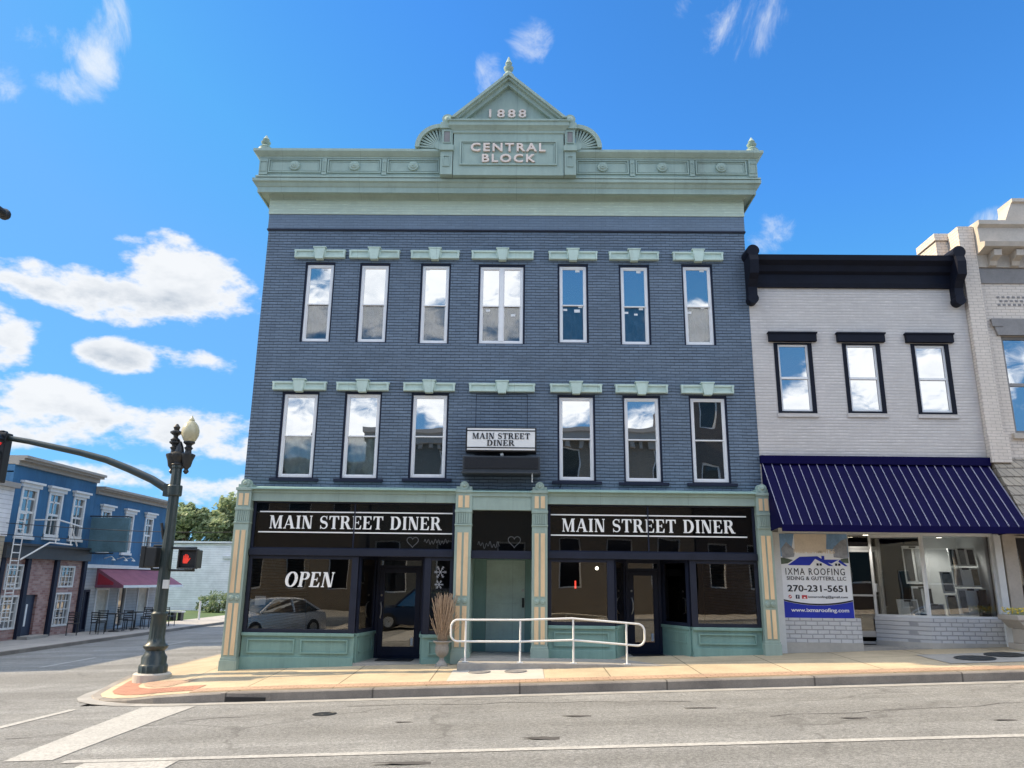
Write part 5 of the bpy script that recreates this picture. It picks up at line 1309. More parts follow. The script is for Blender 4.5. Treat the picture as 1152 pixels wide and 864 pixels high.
q = MB(); q.box(LX-.36, LX-.13, LY-.2, LY+.22, 1.74, 2.14); build('housing', q, 'cast_iron', p2, bev=.02)
q = MB(); q.box(LX-.44, LX-.35, LY-.215, LY+.235, 1.725, 2.155); build('visor_frame', q, 'cast_iron', p2, bev=.01)
q = MB(); q.tube([(LX-.07, LY, 2.17), (LX-.28, LY, 2.17), (LX-.28, LY, 2.13)], .024); build('bracket', q, 'cast_iron', p2)
q = MB(); q.tube([(LX-.07, LY, 1.7), (LX-.28, LY, 1.7), (LX-.28, LY, 1.76)], .024); build('bracket', q, 'cast_iron', p2)
q = MB(); q.tube([(LX-.1, LY-.02, 2.3), (LX-.13, LY-.05, 2.5), (LX-.16, LY-.05, 2.62)], .03); build('sign_bracket', q, 'cast_iron', lp)
q = MB(); q.box(LX+.05, LX+.17, LY-.14, LY-.1, 1.33, 1.5); tag(build('push_button', q, 'light_fixture'), 'small pale crossing push button plate on the lamp post', 'push button')
# near mast arm whose tip shows at the top left
nm = thing('mast_arm_pole', 'dark signal mast arm tip reaching in at the upper left of the sky', 'signal pole', (-6.67, -1.2, -.4))
q = MB(); q.tube([(-6.67, -1.2, -.5), (-6.67, -1.2, 5.6)], .13, 14, r1=.1); build('pole', q, 'cast_iron', nm, smooth=True)
q = MB(); q.tube([(-6.67, -1.2, 5.4), (-6.67, 2, 5.75), (-6.67, 6, 6.0), (-6.67, 8.9, 6.04)], .075, 12, r1=.055); q.ball((-6.67, 8.95, 6.04), .075); build('arm', q, 'cast_iron', nm, smooth=True)

# ------------------------------------------------------------------ left street
BX = -18.5
LZ0 = g(BX)
sheet('far_sidewalk', [-18.6, -16.1], [16, 20, 25, 30, 35, 40, 45, 60, 110], lambda x, y: (LZ0 if x < -17 else LZ0-.02), 'walk_far')
q = MB(); q.box(-16.1, -15.95, 16, 110, LZ0-.4, LZ0-.016); struct(build('far_kerb', q, 'kerb'))
sheet('grass_lawn', [-60, -18.6], [41.2, 50, 70, 110], lambda x, y: LZ0+.0, 'grass')
def front(mbx, X=BX):    # a front drawn as if it faced -y, turned to face +x; its u axis is world y
    return mbx.swapxy(X)
def fb(mbx, u0, u1, d0, d1, z0, z1, mi=0):   # box on the left fronts: u along y, d outwards (+x)
    return mbx.box(BX+d0, BX+d1, u0, u1, z0, z1, mi)
def yz(px, py): return atX(px, py, BX)
def left_building(name, label, u0, u1, ztop, wmat, wins, zsplit, cornice_h):
    t = thing(name, label, 'building', (BX-4, (u0+u1)/2, LZ0))
    q = MB(); q.wall(u0, u1, zsplit, ztop, [(a, b, c, d) for a, b, c, d in wins], BX, .14, axis='y', sgn=-1)
    q.quad((BX, u0, zsplit), (BX-14, u0, zsplit), (BX-14, u0, ztop), (BX, u0, ztop)); q.quad((BX, u1, LZ0), (BX-14, u1, LZ0), (BX-14, u1, ztop), (BX, u1, ztop)); q.quad((BX-14, u0, LZ0), (BX-14, u1, LZ0), (BX-14, u1, ztop), (BX-14, u0, ztop))
    build('wall', q, wmat, t)
    q = MB(); q.box(BX-13.9, BX-.02, u0, u1, ztop-.3, ztop-.25); build('roof', q, 'roof', t)
    q = MB(); fb(q, u0, u1, -.3, .12, ztop-.02, ztop+.14); fb(q, u0, u1, -.3, .3, ztop+.14, ztop+cornice_h*.7); fb(q, u0, u1, -.3, .4, ztop+cornice_h*.7, ztop+cornice_h); build('cornice', q, 'tan_cornice', t)
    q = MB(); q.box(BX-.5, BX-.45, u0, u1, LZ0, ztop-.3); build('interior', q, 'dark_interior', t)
    for a, b, c, d in wins:
        q = MB(); fb(q, a, a+.1, -.1, .04, c, d); fb(q, b-.1, b, -.1, .04, c, d); fb(q, a, b, -.1, .06, c, c+.12); fb(q, a+.1, b-.1, -.1, .04, d-.1, d); fb(q, a+.1, b-.1, -.1, -.02, (c+d)/2-.04, (c+d)/2+.04); fb(q, (a+b)/2-.02, (a+b)/2+.02, -.08, -.03, c+.1, d-.1); fb(q, a+.1, b-.1, -.08, -.03, c+(d-c)*.76, c+(d-c)*.8)
        wf = build('window', q, 'white_trim', t)
        q = MB(); fb(q, a+.08, b-.08, -.06, -.055, c+.1, d-.08); build('pane', q, 'glass_far', wf)
        q = MB(); fb(q, a-.1, b+.1, .0, .1, d, d+.14); fb(q, a-.16, b+.16, .0, .18, d+.14, d+.22); build('hood', q, 'white_trim', wf)
        q = MB(); fb(q, a-.06, b+.06, -.05, .1, c-.1, c); build('window_sill', q, 'white_trim', wf)
    return t
# building A (brick ground floor)
A = left_building('brick_front_pub', 'blue painted brick building with an old red brick ground floor and navy door', 27.75, 33.35, 5.5, 'blue_old', [(28.35, 29.35, 2.95, 4.75), (30.05, 31.0, 3.0, 4.75), (31.75, 32.65, 3.02, 4.75)], 2.25, .32)
# ground floor of A
q = MB(); hA = [(28.2, 29.2, 1.05, 1.95), (28.15, 29.2, -.35, .85), (31.55, 32.6, 1.1, 1.95), (31.5, 32.6, -.4, .9), (29.5, 30.35, LZ0, .85)]
q.wall(27.75, 33.35, LZ0, 2.26, hA, BX-.0, .2, axis='y', sgn=-1); build('ground_floor_wall', q, 'red_brick', A)
q = MB(); fb(q, 27.75, 33.35, 0, .22, 2.16, 2.62); fb(q, 27.75, 33.35, 0, .3, 2.62, 2.7); build('fascia', q, 'charcoal', A)
for u in (27.76, 29.25, 31.1, 33.1):
    q = MB(); fb(q, u, u+.22, 0, .12, LZ0, 2.16); build('pier', q, 'navy', A)
for a, b, c, d in hA[:4]:
    q = MB(); fb(q, a, a+.07, -.12, .03, c, d); fb(q, b-.07, b, -.12, .03, c, d); fb(q, a+.07, b-.07, -.12, .03, d-.07, d); fb(q, a+.07, b-.07, -.12, .03, c, c+.07)
    for k in (1, 2, 3): fb(q, a+(b-a)*k/4-.015, a+(b-a)*k/4+.015, -.09, -.03, c+.07, d-.07)
    for k in (1, 2, 3): fb(q, a+.07, b-.07, -.088, -.032, c+(d-c)*k/4-.015, c+(d-c)*k/4+.015)
    wf = build('window', q, 'white_trim', A)
    q = MB(); fb(q, a+.05, b-.05, -.07, -.065, c+.05, d-.05); build('pane', q, 'glass_far', wf)
q = MB(); fb(q, 29.5, 30.35, -.15, -.1, LZ0, .85); dA = build('door', q, 'dark_blue_door', A)
q = MB(); fb(q, 29.88, 29.98, -.1, -.09, -.3, .5); build('pane', q, 'board_white', dA)
q = MB(); fb(q, 29.3, 30.6, .0, .5, LZ0-.02, LZ0+.1); build('step', q, 'concrete', A)
# building B
B = left_building('cafe_building', 'lower blue painted building with a faded maroon awning and white tall windows', 33.36, 40.6, 5.05, 'blue_old', [(34.0, 34.85, 2.62, 4.42), (36.1, 36.95, 2.62, 4.42), (38.1, 38.95, 2.64, 4.42)], 1.95, .3)
q = MB(); hB = [(34.5, 35.6, -.35, 1.05), (36.4, 37.15, LZ0, 1.15), (38.3, 39.4, -.2, 1.1), (33.55, 34.0, LZ0, 1.0)]
q.wall(33.36, 40.6, LZ0, 1.96, hB, BX-.0, .15, axis='y', sgn=-1); build('ground_floor_wall', q, 'siding_grey', B)
q = MB(); fb(q, 33.36, 40.6, 0, .1, 1.9, 2.05); build('trim_board', q, 'white_trim', B)
for a, b, c, d in hB:
    q = MB(); fb(q, a, a+.09, -.1, .03, c, d); fb(q, b-.09, b, -.1, .03, c, d); fb(q, a+.09, b-.09, -.1, .03, d-.09, d); fb(q, a+.09, b-.09, -.1, .03, c, c+.09)
    dr = c <= LZ0
    wf = build('door' if dr else 'window', q, 'tan_cornice' if a < 34.2 and not dr else ('navy' if a < 34 else 'white_trim'), B)
    q = MB(); fb(q, a+.06, b-.06, -.06, -.055, c+.06, d-.06); build('pane', q, 'poster' if not dr else ('glass_far' if a > 34 else 'navy'), wf)
for u in (34.8, 35.9, 36.6, 38.2):
    q = MB(); q.tube([(BX, u, 2.32), (BX+.3, u, 2.42), (BX+.42, u, 2.34)], .02); q.lathe([(.03, 2.33), (.09, 2.26), (.1, 2.25)], BX+.42, u, 10); build('gooseneck_light', q, 'light_fixture', B)
aw2 = thing('cafe_awning', 'faded maroon canvas awning over the cafe windows', 'awning', (BX, 37, 1.2))
q = MB(); q.prism_xz([(BX+.0, 1.9), (BX+1.25, 1.18), (BX+1.25, 1.08), (BX, 1.08)], 34.35, 40.4); build('canvas', q, 'pink_awning', aw2)
q = MB(); q.prism_xz([(BX+.1, 1.7), (BX+.8, 1.3), (BX+.8, 1.2), (BX+.1, 1.2)], 34.33, 34.36); build('end_panel', q, 'red_awning', aw2)
q = MB(); q.box(BX+1.25, BX+1.27, 34.35, 40.4, 1.08, 1.19); build('valance', q, 'board_white', aw2)
bs = thing('blank_sign', 'faded teal blank projecting sign between the two blue buildings', 'sign', (BX+.8, 33.3, 3.3))
y_a = 33.2
q = MB(); q.box(BX+.1, BX+1.75, y_a-.08, y_a+.08, 2.55, 4.0); build('panel', q, 'teal_sign', bs, bev=.02)
q = MB(); q.tube([(BX, y_a, 4.05), (BX+1.7, y_a, 4.05)], .03); q.tube([(BX, y_a, 2.5), (BX+1.2, y_a, 2.5)], .03); build('bracket', q, 'charcoal', bs)
# white fire ladder
ld = thing('white_ladder', 'white metal fire ladder and landing rail fixed to the brick front building', 'ladder', (BX+.3, 28.2, 0))
q = MB()
u_a, u_b = 27.85, 28.3
for u in (u_a, u_b): q.tube([(BX+.35, u, -.1), (BX+.35, u, 3.95)], .022, 6)
for k in range(14): q.tube([(BX+.35, u_a, .1+k*.28), (BX+.35, u_b, .1+k*.28)], .022, 6)
build('ladder', q, 'white_metal', ld)
q = MB()
for pts_ in ([(BX+.4, 28.3, 2.1), (BX+.9, 29.1, 2.75), (BX+1.0, 30.4, 2.72)], [(BX+1.0, 29.3, 2.75), (BX+1.0, 29.25, 3.6)], [(BX+1.0, 29.3, 3.6), (BX+1.0, 30.9, 3.45)], [(BX+1.0, 30.3, 2.75), (BX+1.0, 30.1, 3.9)], [(BX+1.0, 30.1, 3.5), (BX+1., 30.75, 2.7)], [(BX, 29.3, 3.6), (BX+1, 29.3, 3.6)]): q.tube(pts_, .03, 6)
build('landing_rail', q, 'white_metal', ld)
# neighbour at the far left edge
N_ = thing('tan_house', 'tan building with white siding upper wall at the left edge', 'building', (BX-4, 24, LZ0))
q = MB(); q.box(BX-14, BX+.1, 20.8, 27.72, LZ0-.1, 2.9); build('wall', q, 'siding_tan', N_)
q = MB(); q.box(BX-14, BX+.15, 20.75, 27.73, 2.9, 4.6); build('upper_wall', q, 'siding_white', N_)
q = MB(); q.box(BX-14.2, BX+.35, 20.6, 27.74, 4.6, 4.78); build('roof', q, 'tan_cornice', N_)
for u in (22.2, 25.0):
    q = MB(); fb(q, u, u+1, .1, .16, .2, 1.8); wf = build('window', q, 'white_trim', N_); q = MB(); fb(q, u+.08, u+.92, .16, .165, .28, 1.72); build('pane', q, 'glass_far', wf)
# bistro sets
def chair_mesh():
    q = MB()
    for sx_ in (-.18, .18):
        q.tube([(sx_, .18, 0), (sx_, .18, .45), (sx_, .24, .88)], .018, 5); q.tube([(sx_, -.18, 0), (sx_, -.18, .45)], .018, 5)
    q.box(-.21, .21, -.2, .2, .43, .46)
    for k in range(4): q.box(-.18, .18, .2+.012*k, .215+.012*k, .55+k*.09, .59+k*.09)
    return q
cm = None; spots = [(-17.75, 33.9, .4), (-17.0, 34.7, 3.4), (-17.7, 35.6, 2.0), (-16.95, 36.3, 4.0), (-17.75, 37.9, .2), (-17.0, 38.7, 2.8), (-17.8, 31.8, .5), (-17.2, 32.6, 3.0)]
CL = ['black metal cafe chair nearest the navy doorway of the cafe', 'black metal cafe chair on the kerb side of the first table', 'black metal cafe chair between the first and second table', 'black metal cafe chair on the kerb side of the second table', 'black metal cafe chair by the window with the right hand poster', 'black metal cafe chair on the kerb side of the far table', 'black metal chair against the brick wall beside the fascia pier', 'black metal chair at the corner of the brick front, kerb side']
for i, (x_, y_, a_) in enumerate(spots):
    if cm is None:
        o = build('cafe_chair', chair_mesh(), 'cast_iron'); cm = o
    else:
        o = cm.copy(); C.objects.link(o)
    o.location = (x_, y_, LZ0); o.rotation_euler = (0, 0, a_)
    tag(o, CL[i], 'chair', 'black cafe chairs on the far sidewalk')
tm = None
for (x_, y_, lb) in ((-17.4, 34.3, 'round black cafe table nearest the brick front building'), (-17.35, 36.0, 'round black cafe table in front of the cafe door'), (-17.4, 38.3, 'round black cafe table farthest along the far sidewalk')):
    if tm is None:
        q = MB(); q.lathe([(.22, 0), (.2, .03), (.03, .06), (.025, .7), (.1, .71)], 0, 0, 12); q.lathe([(.36, .71), (.37, .73), (.36, .745)], 0, 0, 18); o = build('cafe_table', q, 'cast_iron'); tm = o
    else: o = tm.copy(); C.objects.link(o)
    o.location = (x_, y_, LZ0); tag(o, lb, 'table', 'cafe tables on the far sidewalk')
# white building at the back
Wb = thing('white_sided_building', 'long low white sided building behind the lawn beyond the cafe', 'building', (-22, 57, LZ0))
WY = 57.
q = MB(); q.box(-27.5, -15.0, WY, WY+14, LZ0-.1, 3.95); build('wall', q, 'siding_white', Wb)
q = MB(); q.box(-27.7, -14.8, WY-.15, WY+14.2, 3.95, 4.12); build('roof', q, 'white_trim', Wb)
q = MB(); q.box(-21.6, -20.9, WY-.12, WY, 2.9, 3.1); build('wall_light', q, 'light_fixture', Wb)
# bench, post, shrub
bx_, by_ = -21.2, 50.
bq = thing('bench', 'low white slab bench with dark legs on the far sidewalk by the lawn', 'bench', (-19.5, 45, LZ0))
x_b, y_b = -18.9, 43.5
q = MB(); q.box(x_b-1.0, x_b+.55, y_b-.22, y_b+.22, LZ0+.42, LZ0+.5); build('seat', q, 'white_trim', bq)
for k in (-.85, -.35, .0, .4):
    q = MB(); q.box(x_b+k-.09, x_b+k+.09, y_b-.18, y_b+.18, LZ0, LZ0+.42); build('leg', q, 'cast_iron', bq)
q = MB(); q.tube([(-17.9, 44.5, LZ0-.1), (-17.9, 44.5, LZ0+1.0)], .06); tag(build('marker_post', q, 'white_trim'), 'short white marker post beside the low bench', 'post')

def foliage(name, blobs, n, leaf, mats, parent, seed, up=.35):
    rnd = random.Random(seed); q = MB()
    tot = sum(b[3]**2 for b in blobs)
    for (cx, cy, cz, r, sz) in blobs:
        k = int(n*r*r/tot)
        # clumps on the blob
        nc = max(6, k//26)
        for c_ in range(nc):
            u = rnd.uniform(-1, 1); a = rnd.uniform(0, 2*PI); s_ = math.sqrt(1-u*u); rad = r*rnd.uniform(.55, 1.08)
            cc = Vector((cx+rad*s_*math.cos(a), cy+rad*s_*math.sin(a), cz+rad*u*sz)); cs = r*rnd.uniform(.16, .34)
            mi = rnd.choice((0, 0, 1, 2)) if u < .2 else rnd.choice((0, 1, 1, 2))
            for i in range(26):
                p = cc+Vector((rnd.gauss(0, .5), rnd.gauss(0, .5), rnd.gauss(0, .38)))*cs
                nn = Vector((rnd.gauss(0, .6), rnd.gauss(0, .6), rnd.uniform(.1, 1))).normalized(); t_ = nn.orthogonal().normalized(); b_ = nn.cross(t_)
                l_ = leaf*rnd.uniform(.6, 1.4)
                q.quad(p-t_*l_, p-b_*l_*.6, p+t_*l_, p+b_*l_*.6, mi)
    return build(name, q, mats, parent)
def tree(x, y, h, r, label, seed, mats, conifer=False):
    t = thing('tree', label, 'tree', (x, y, LZ0), 'trees behind the white building')
    q = MB(); rnd = random.Random(seed)
    q.tube([(x, y, LZ0-.3), (x+.1, y, h*.35), (x, y+.1, h*.8)], .32, 8, r1=.08)
    for k in range(7):
        a = k*2.4; z0 = h*(.25+.07*k); q.tube([(x, y, z0), (x+r*.5*math.cos(a), y+r*.5*math.sin(a), z0+h*.12)], .09, 5, r1=.02)
    build('trunk', q, 'bark', t)
    bl = []
    if conifer:
        for k in range(9):
            f_ = k/8; rr_ = r*(1.0-.85*f_); zc = h*(.18+.78*f_)
            for j in range(5 if f_ < .7 else 2):
                a = rnd.uniform(0, 6.28); bl.append((x+rr_*.6*math.cos(a), y+rr_*.6*math.sin(a), zc+rnd.uniform(-.3, .3), max(rr_*.55, .35), .5))
    else:
        for k in range(15):
            a = rnd.uniform(0, 6.28); d_ = r*rnd.uniform(.15, .75); zc = h*rnd.uniform(.38, .84)
            bl.append((x+d_*math.cos(a), y+d_*math.sin(a), zc, r*rnd.uniform(.28, .5), .75))
        bl.append((x, y, h*.84, r*.45, .8))
    foliage('crown', bl, 16000, .2, mats, t, seed)
L3 = ['leaf1', 'leaf2', 'leaf3']
tree(-33, 76, 8.8, 3.4, 'rounded leafy tree just right of the cafe building roofline', 11, ['leaf2', 'leaf1', 'leaf1'])
tree(-28.6, 77, 10.0, 3.3, 'pale green leafy tree in the middle of the group', 12, ['leaf2', 'leaf2', 'leaf1'])
tree(-24.4, 74, 11.0, 3.6, 'dark bushy conifer, tallest of the group', 13, ['leaf1', 'leaf3', 'leaf2'], True)
tree(-20.2, 75, 10.4, 3.6, 'dark bushy conifer partly hidden by the diner corner', 14, ['leaf1', 'leaf3', 'leaf2'], True)
tree(-37.5, 78, 7.8, 3.2, 'leafy tree behind the cafe roof at the left of the group', 15, L3)
tree(-15, 90, 11, 4, 'leafy tree at the end of the cross street', 16, L3)
sh = thing('shrub', 'dark green rounded shrub in front of the white sided building', 'shrub', (-20.6, 54, LZ0))
q = MB(); q.tube([(-20.4, 54, LZ0-.1), (-20.4, 54, LZ0+.6)], .05, 6); build('stem', q, 'bark', sh)
foliage('foliage', [(-21.3, 54, LZ0+.55, .75, .8), (-20.4, 54, LZ0+.65, .9, .8), (-19.5, 54.2, LZ0+.6, .85, .8)], 3500, .07, ['leaf3', 'leaf1', 'leaf3'], sh, 21)
# utility cables from the cafe block to the diner wall
for (z_, y_, lb) in ((3.35, 27.5, 'upper thin black cable sagging across the side street'), (2.95, 27.3, 'lower thin black cable sagging across the side street')):
    q = MB(); p0 = Vector((-18.3, y_, z_)); p1 = Vector((-5.99, y_+1, z_+.05))
    q.tube([p0.lerp(p1, i/24)-Vector((0, 0, .25*math.sin(PI*i/24))) for i in range(25)], .013, 5)
    tag(build('utility_cable', q, 'letter_black'), lb, 'cable', 'cables over the side street')

# ------------------------------------------------------------------ the side of the street behind the camera
q = MB(); q.box(-7.8, 36, -3.6, .7, -.9, 0)
q.v = [(p[0], p[1], (g(p[0])-.09 if p[2] > -.1 else -2)) for p in q.v]; struct(build('opposite_sidewalk', q, 'walk_far'))
def opposite(x0, x1, h, mat, label, yf=-3.6, nw=4, storeys=2):
    t = thing('opposite_building', label, 'building', ((x0+x1)/2, yf-5, g((x0+x1)/2)))
    zb = g((x0+x1)/2)-.1; hs = []
    fl = (h-zb)/storeys
    for s_ in range(storeys):
        for k in range(nw):
            w_ = (x1-x0)/nw; a = x0+w_*k+w_*.28; b = x0+w_*(k+1)-w_*.28; c = zb+fl*s_+fl*.28; d = zb+fl*(s_+1)-fl*.2
            hs.append((a, b, c, d))
    q = MB(); q.wall(x0, x1, zb-1, h, hs, yf, .2, sgn=-1)
    q.quad((x0, yf, zb-1), (x0, yf-10, zb-1), (x0, yf-10, h), (x0, yf, h)); q.quad((x1, yf, zb-1), (x1, yf-10, zb-1), (x1, yf-10, h), (x1, yf, h)); q.quad((x0, yf-10, zb-1), (x1, yf-10, zb-1), (x1, yf-10, h), (x0, yf-10, h)); q.quad((x0, yf, h-.2), (x1, yf, h-.2), (x1, yf-10, h-.2), (x0, yf-10, h-.2))
    build('wall', q, mat, t)
    q = MB(); q.box(x0-.05, x1+.05, yf-.2, yf+.35, h-.55, h-.15); q.box(x0-.1, x1+.1, yf-.2, yf+.5, h-.15, h+.05)
    for k in range(int((x1-x0)/.5)): q.box(x0+.1+k*.5, x0+.3+k*.5, yf+.02, yf+.25, h-.85, h-.56)
    build('cornice', q, 'tan_cornice', t)
    for a, b, c, d in hs:
        q = MB(); q.frame(a, b, c, d, .07, yf-.16, yf-.08); wf = build('window', q, 'white_trim', t)
        q = MB(); q.box(a+.05, b-.05, yf-.13, yf-.12, c+.05, d-.05); build('pane', q, 'glass_dark', wf)
opposite(-7.6, 1.0, 8.6, 'opp_grey', 'grey green brick building behind the viewpoint, seen only mirrored in the windows', nw=3)
opposite(1.1, 8.0, 8.7, 'opp_tan', 'tan brick building behind the viewpoint, seen only mirrored in the windows', nw=3)
opposite(8.1, 11.8, 11.6, 'opp_dark', 'tall narrow dark brick building behind the viewpoint, seen only mirrored in the windows', nw=2, storeys=3)
opposite(11.9, 30, 7.2, 'opp_dark', 'long low dark brick building behind the viewpoint, seen only mirrored in the windows', nw=6)
opposite(-36, -17, 7.5, 'opp_grey', 'low brick building across both streets, seen only mirrored in the windows', nw=7)
opposite(-22, -5.5, 10.5, "opp_tan", 'tan brick building closing the side street behind the viewpoint', yf=-27, nw=5)
def car(loc, rot, paint, label, suv=False):
    t = thing('parked_car', label, 'car', (0, 0, 0), 'cars parked across the street')
    hh = 1.62 if suv else 1.40
    L = 2.3
    def ring(x, w, z0, z1, crown=.06):
        return [(x, -w, z0), (x, -w*1.02, (z0+z1)/2), (x, -w*.94, z1-.03), (x, -w*.6, z1+crown*.6), (x, 0, z1+crown), (x, w*.6, z1+crown*.6), (x, w*.94, z1-.03), (x, w*1.02, (z0+z1)/2), (x, w, z0)]
    secs = [ring(-L, .62, .38, .62), ring(-L+.1, .78, .24, .74), ring(-L+.6, .86, .2, .84), ring(-1.0, .88, .2, .94), ring(.4, .88, .2, .94), ring(1.6, .86, .2, .92), ring(L-.15, .78, .26, .88), ring(L, .66, .4, .8)]
    q = MB(); n_ = 9
    q.add([p for s_ in secs for p in s_], [(i*n_+k, i*n_+(k+1) % n_, (i+1)*n_+(k+1) % n_, (i+1)*n_+k) for i in range(len(secs)-1) for k in range(n_)]+[tuple(range(n_)), tuple((len(secs)-1)*n_+k for k in range(n_))])
    build('body', q, paint, t, smooth=True)
    def cab(x, w, z): return [(x, -w, z), (x, w, z)]
    b0 = -1.15; tail = 2.0 if suv else 1.75
    low_ = [(b0, .80), (tail, .80)]; hi = [(b0+.75, .62), (tail-(.25 if suv else .75), .62)]
    q = MB(); vs = [(low_[0][0], -.8, .95), (low_[0][0], .8, .95), (low_[1][0], .8, .93), (low_[1][0], -.8, .93), (hi[0][0], -.6, hh), (hi[0][0], .6, hh), (hi[1][0], .6, hh-.02), (hi[1][0], -.6, hh-.02)]
    q.add(vs, [(0, 1, 5, 4), (1, 2, 6, 5), (2, 3, 7, 6), (3, 0, 4, 7)]); build('glazing', q, 'glass_far', t)
    q = MB(); q.add([(hi[0][0]-.05, -.63, hh-.03), (hi[0][0]-.05, .63, hh-.03), (hi[1][0]+.05, .63, hh-.03), (hi[1][0]+.05, -.63, hh-.03), (hi[0][0]+.1, -.5, hh+.03), (hi[0][0]+.1, .5, hh+.03), (hi[1][0]-.1, .5, hh+.03), (hi[1][0]-.1, -.5, hh+.03)], [(3, 2, 1, 0), (4, 5, 6, 7), (0, 1, 5, 4), (1, 2, 6, 5), (2, 3, 7, 6), (3, 0, 4, 7)])
    for s_ in (-1, 1):
        for (a, b) in (((low_[0][0], .81, .93), (hi[0][0], .61, hh)), ((.42, .81, .93), (.42, .61, hh)), ((low_[1][0], .81, .93), (hi[1][0], .61, hh-.02))): q.tube([(a[0], a[1]*s_, a[2]), (b[0], b[1]*s_, b[2])], .04, 6)
    build('roof', q, paint, t, smooth=True)
    for (x_, y_) in ((-1.4, -.8), (-1.4, .8), (1.4, -.8), (1.4, .8)):
        q = MB(); N = 20
        for r_a, r_b, ya, yb, mi in ((.33, .33, -.1, .1, 0), (.33, .2, .1, .11, 0), (.33, .2, -.1, -.11, 0), (.2, .02, .11, .09, 1), (.2, .02, -.11, -.09, 1)):
            vs = [(x_+r_a*math.cos(2*PI*k/N), y_+ya, .33+r_a*math.sin(2*PI*k/N)) for k in range(N)]+[(x_+r_b*math.cos(2*PI*k/N), y_+yb, .33+r_b*math.sin(2*PI*k/N)) for k in range(N)]
            q.add(vs, [(k, (k+1) % N, (k+1) % N+N, k+N) for k in range(N)], mi)
        build('wheel', q, ['tyre', 'alu'], t, smooth=True)
    for s_ in (-1, 1):
        q = MB(); q.ball((-L+.17, s_*.6, .68), .12, 12, 0, .6); build('headlight', q, 'board_white', t, smooth=True)
    q = MB(); q.box(-L-.02, -L+.1, -.42, .42, .44, .58); build('grille', q, 'letter_black', t)
    q = MB(); q.box(-L-.03, -L+.05, -.5, .5, .34, .4); build('bumper', q, paint, t)
    t.location = loc; t.rotation_euler = (0, 0, rot)
car((-9.3, 3.0, g(-9.1)-.23), R_(-60), 'car_silver', 'silver coupe parked across the street, mirrored in the diner window')
car((-3.9, 1.9, g(-3.9)-.26), R_(0), 'car_dark', 'dark blue car parked across the street, mirrored in the diner window', True)

# ------------------------------------------------------------------ light
AZ, EL = R_(8.0), R_(37)
sd_ = Vector((-math.cos(EL)*math.cos(AZ), math.cos(EL)*math.sin(AZ), math.sin(EL)))
sun = bpy.data.lights.new('sun', 'SUN'); sun.energy = SUN_E = 3.2; sun.angle = R_(.53); sun.color = (1, .80, .53)
so = bpy.data.objects.new('sun', sun); C.objects.link(so); so.rotation_euler = sd_.to_track_quat('Z', 'Y').to_euler()
so.location = sd_*60
wd = bpy.data.worlds.new('World'); S.world = wd; wd.use_nodes = True
nt = wd.node_tree
bg = nt.nodes['Background']; bg.inputs['Strength'].default_value = .15
sky = nd(nt, 'ShaderNodeTexSky', sky_type='NISHITA'); sky.sun_disc = False; sky.sun_elevation = EL
sky.sun_rotation = math.atan2(sd_.x, sd_.y); sky.air_density = 1.0; sky.dust_density = .3; sky.ozone_density = 1.6; sky.altitude = 200
hs = nd(nt, 'ShaderNodeHueSaturation'); hs.inputs['Saturation'].default_value = 1.22; hs.inputs['Hue'].default_value = .5; hs.inputs['Value'].default_value = 1.0
nt.links.new(sky.outputs[0], hs.inputs['Color'])
skyc = mixcol(nt, 1.0, hs.outputs[0], (.37, .65, .83), 'MULTIPLY')
skyc = mixcol(nt, .8, skyc, (.47, 1.30, 2.62), 'DARKEN')   # soft ceiling: the low sky stays blue instead of burning to cyan
tc = nd(nt, 'ShaderNodeTexCoord'); sp = nd(nt, 'ShaderNodeSeparateXYZ'); nt.links.new(tc.outputs['Generated'], sp.inputs[0])
az = math_n(nt, 'ARCTAN2', sp.outputs[0], sp.outputs[1]); el = math_n(nt, 'ARCSINE', sp.outputs[2])
def direc(px, py, mirror=False):
    d = ray(px, py).normalized()
    if mirror: d.y = -d.y
    return math.atan2(d.x, d.y), math.asin(d.z)
def blob(px, py, rx, ry, k=1.0, mirror=False):
    a, e = direc(px, py, mirror)
    return (a, e, rx/FPX, ry/FPX, k)
CL_ = [blob(112, 326, 120, 30), blob(205, 318, 88, 44), blob(48, 318, 55, 14), blob(0, 380, 34, 38), blob(138, 402, 40, 20), blob(220, 408, 50, 12, .4),
       blob(60, 452, 110, 28), blob(190, 478, 150, 26), blob(20, 480, 80, 26), blob(250, 500, 110, 24, .9), blob(110, 535, 130, 16, .7), blob(300, 555, 220, 22, .7),
       blob(148, 272, 18, 9, .5), blob(190, 268, 28, 12, .5),
       ]
CW = [blob(128, 20, 28, 85), blob(112, 70, 30, 40), blob(75, 98, 50, 22), blob(50, 42, 44, 26), blob(830, 32, 72, 46), blob(598, 46, 34, 28), blob(552, 84, 22, 34), blob(870, 266, 34, 30), blob(1140, 240, 50, 18), blob(8, 95, 24, 30), blob(60, 126, 26, 9), blob(765, 10, 20, 20)]
CM = [blob(430, 318, 75, 70, 1.05, True), blob(490, 330, 80, 75, 1.05, True), blob(560, 310, 60, 75, 1.0, True), blob(350, 345, 50, 45, .95, True), blob(785, 362, 60, 34, .9, True),
      blob(970, 425, 80, 60, 1.0, True), blob(1050, 430, 80, 55, 1.0, True), blob(890, 462, 60, 34, 1.0, True), blob(490, 440, 90, 45, 1.0, True), blob(640, 460, 50, 40, .95, True), blob(350, 475, 130, 50, 1.0, True), blob(720, 480, 160, 30, .7, True),
      blob(-300, 350, 300, 60, .8, True), blob(1500, 350, 300, 70, .8, True)]
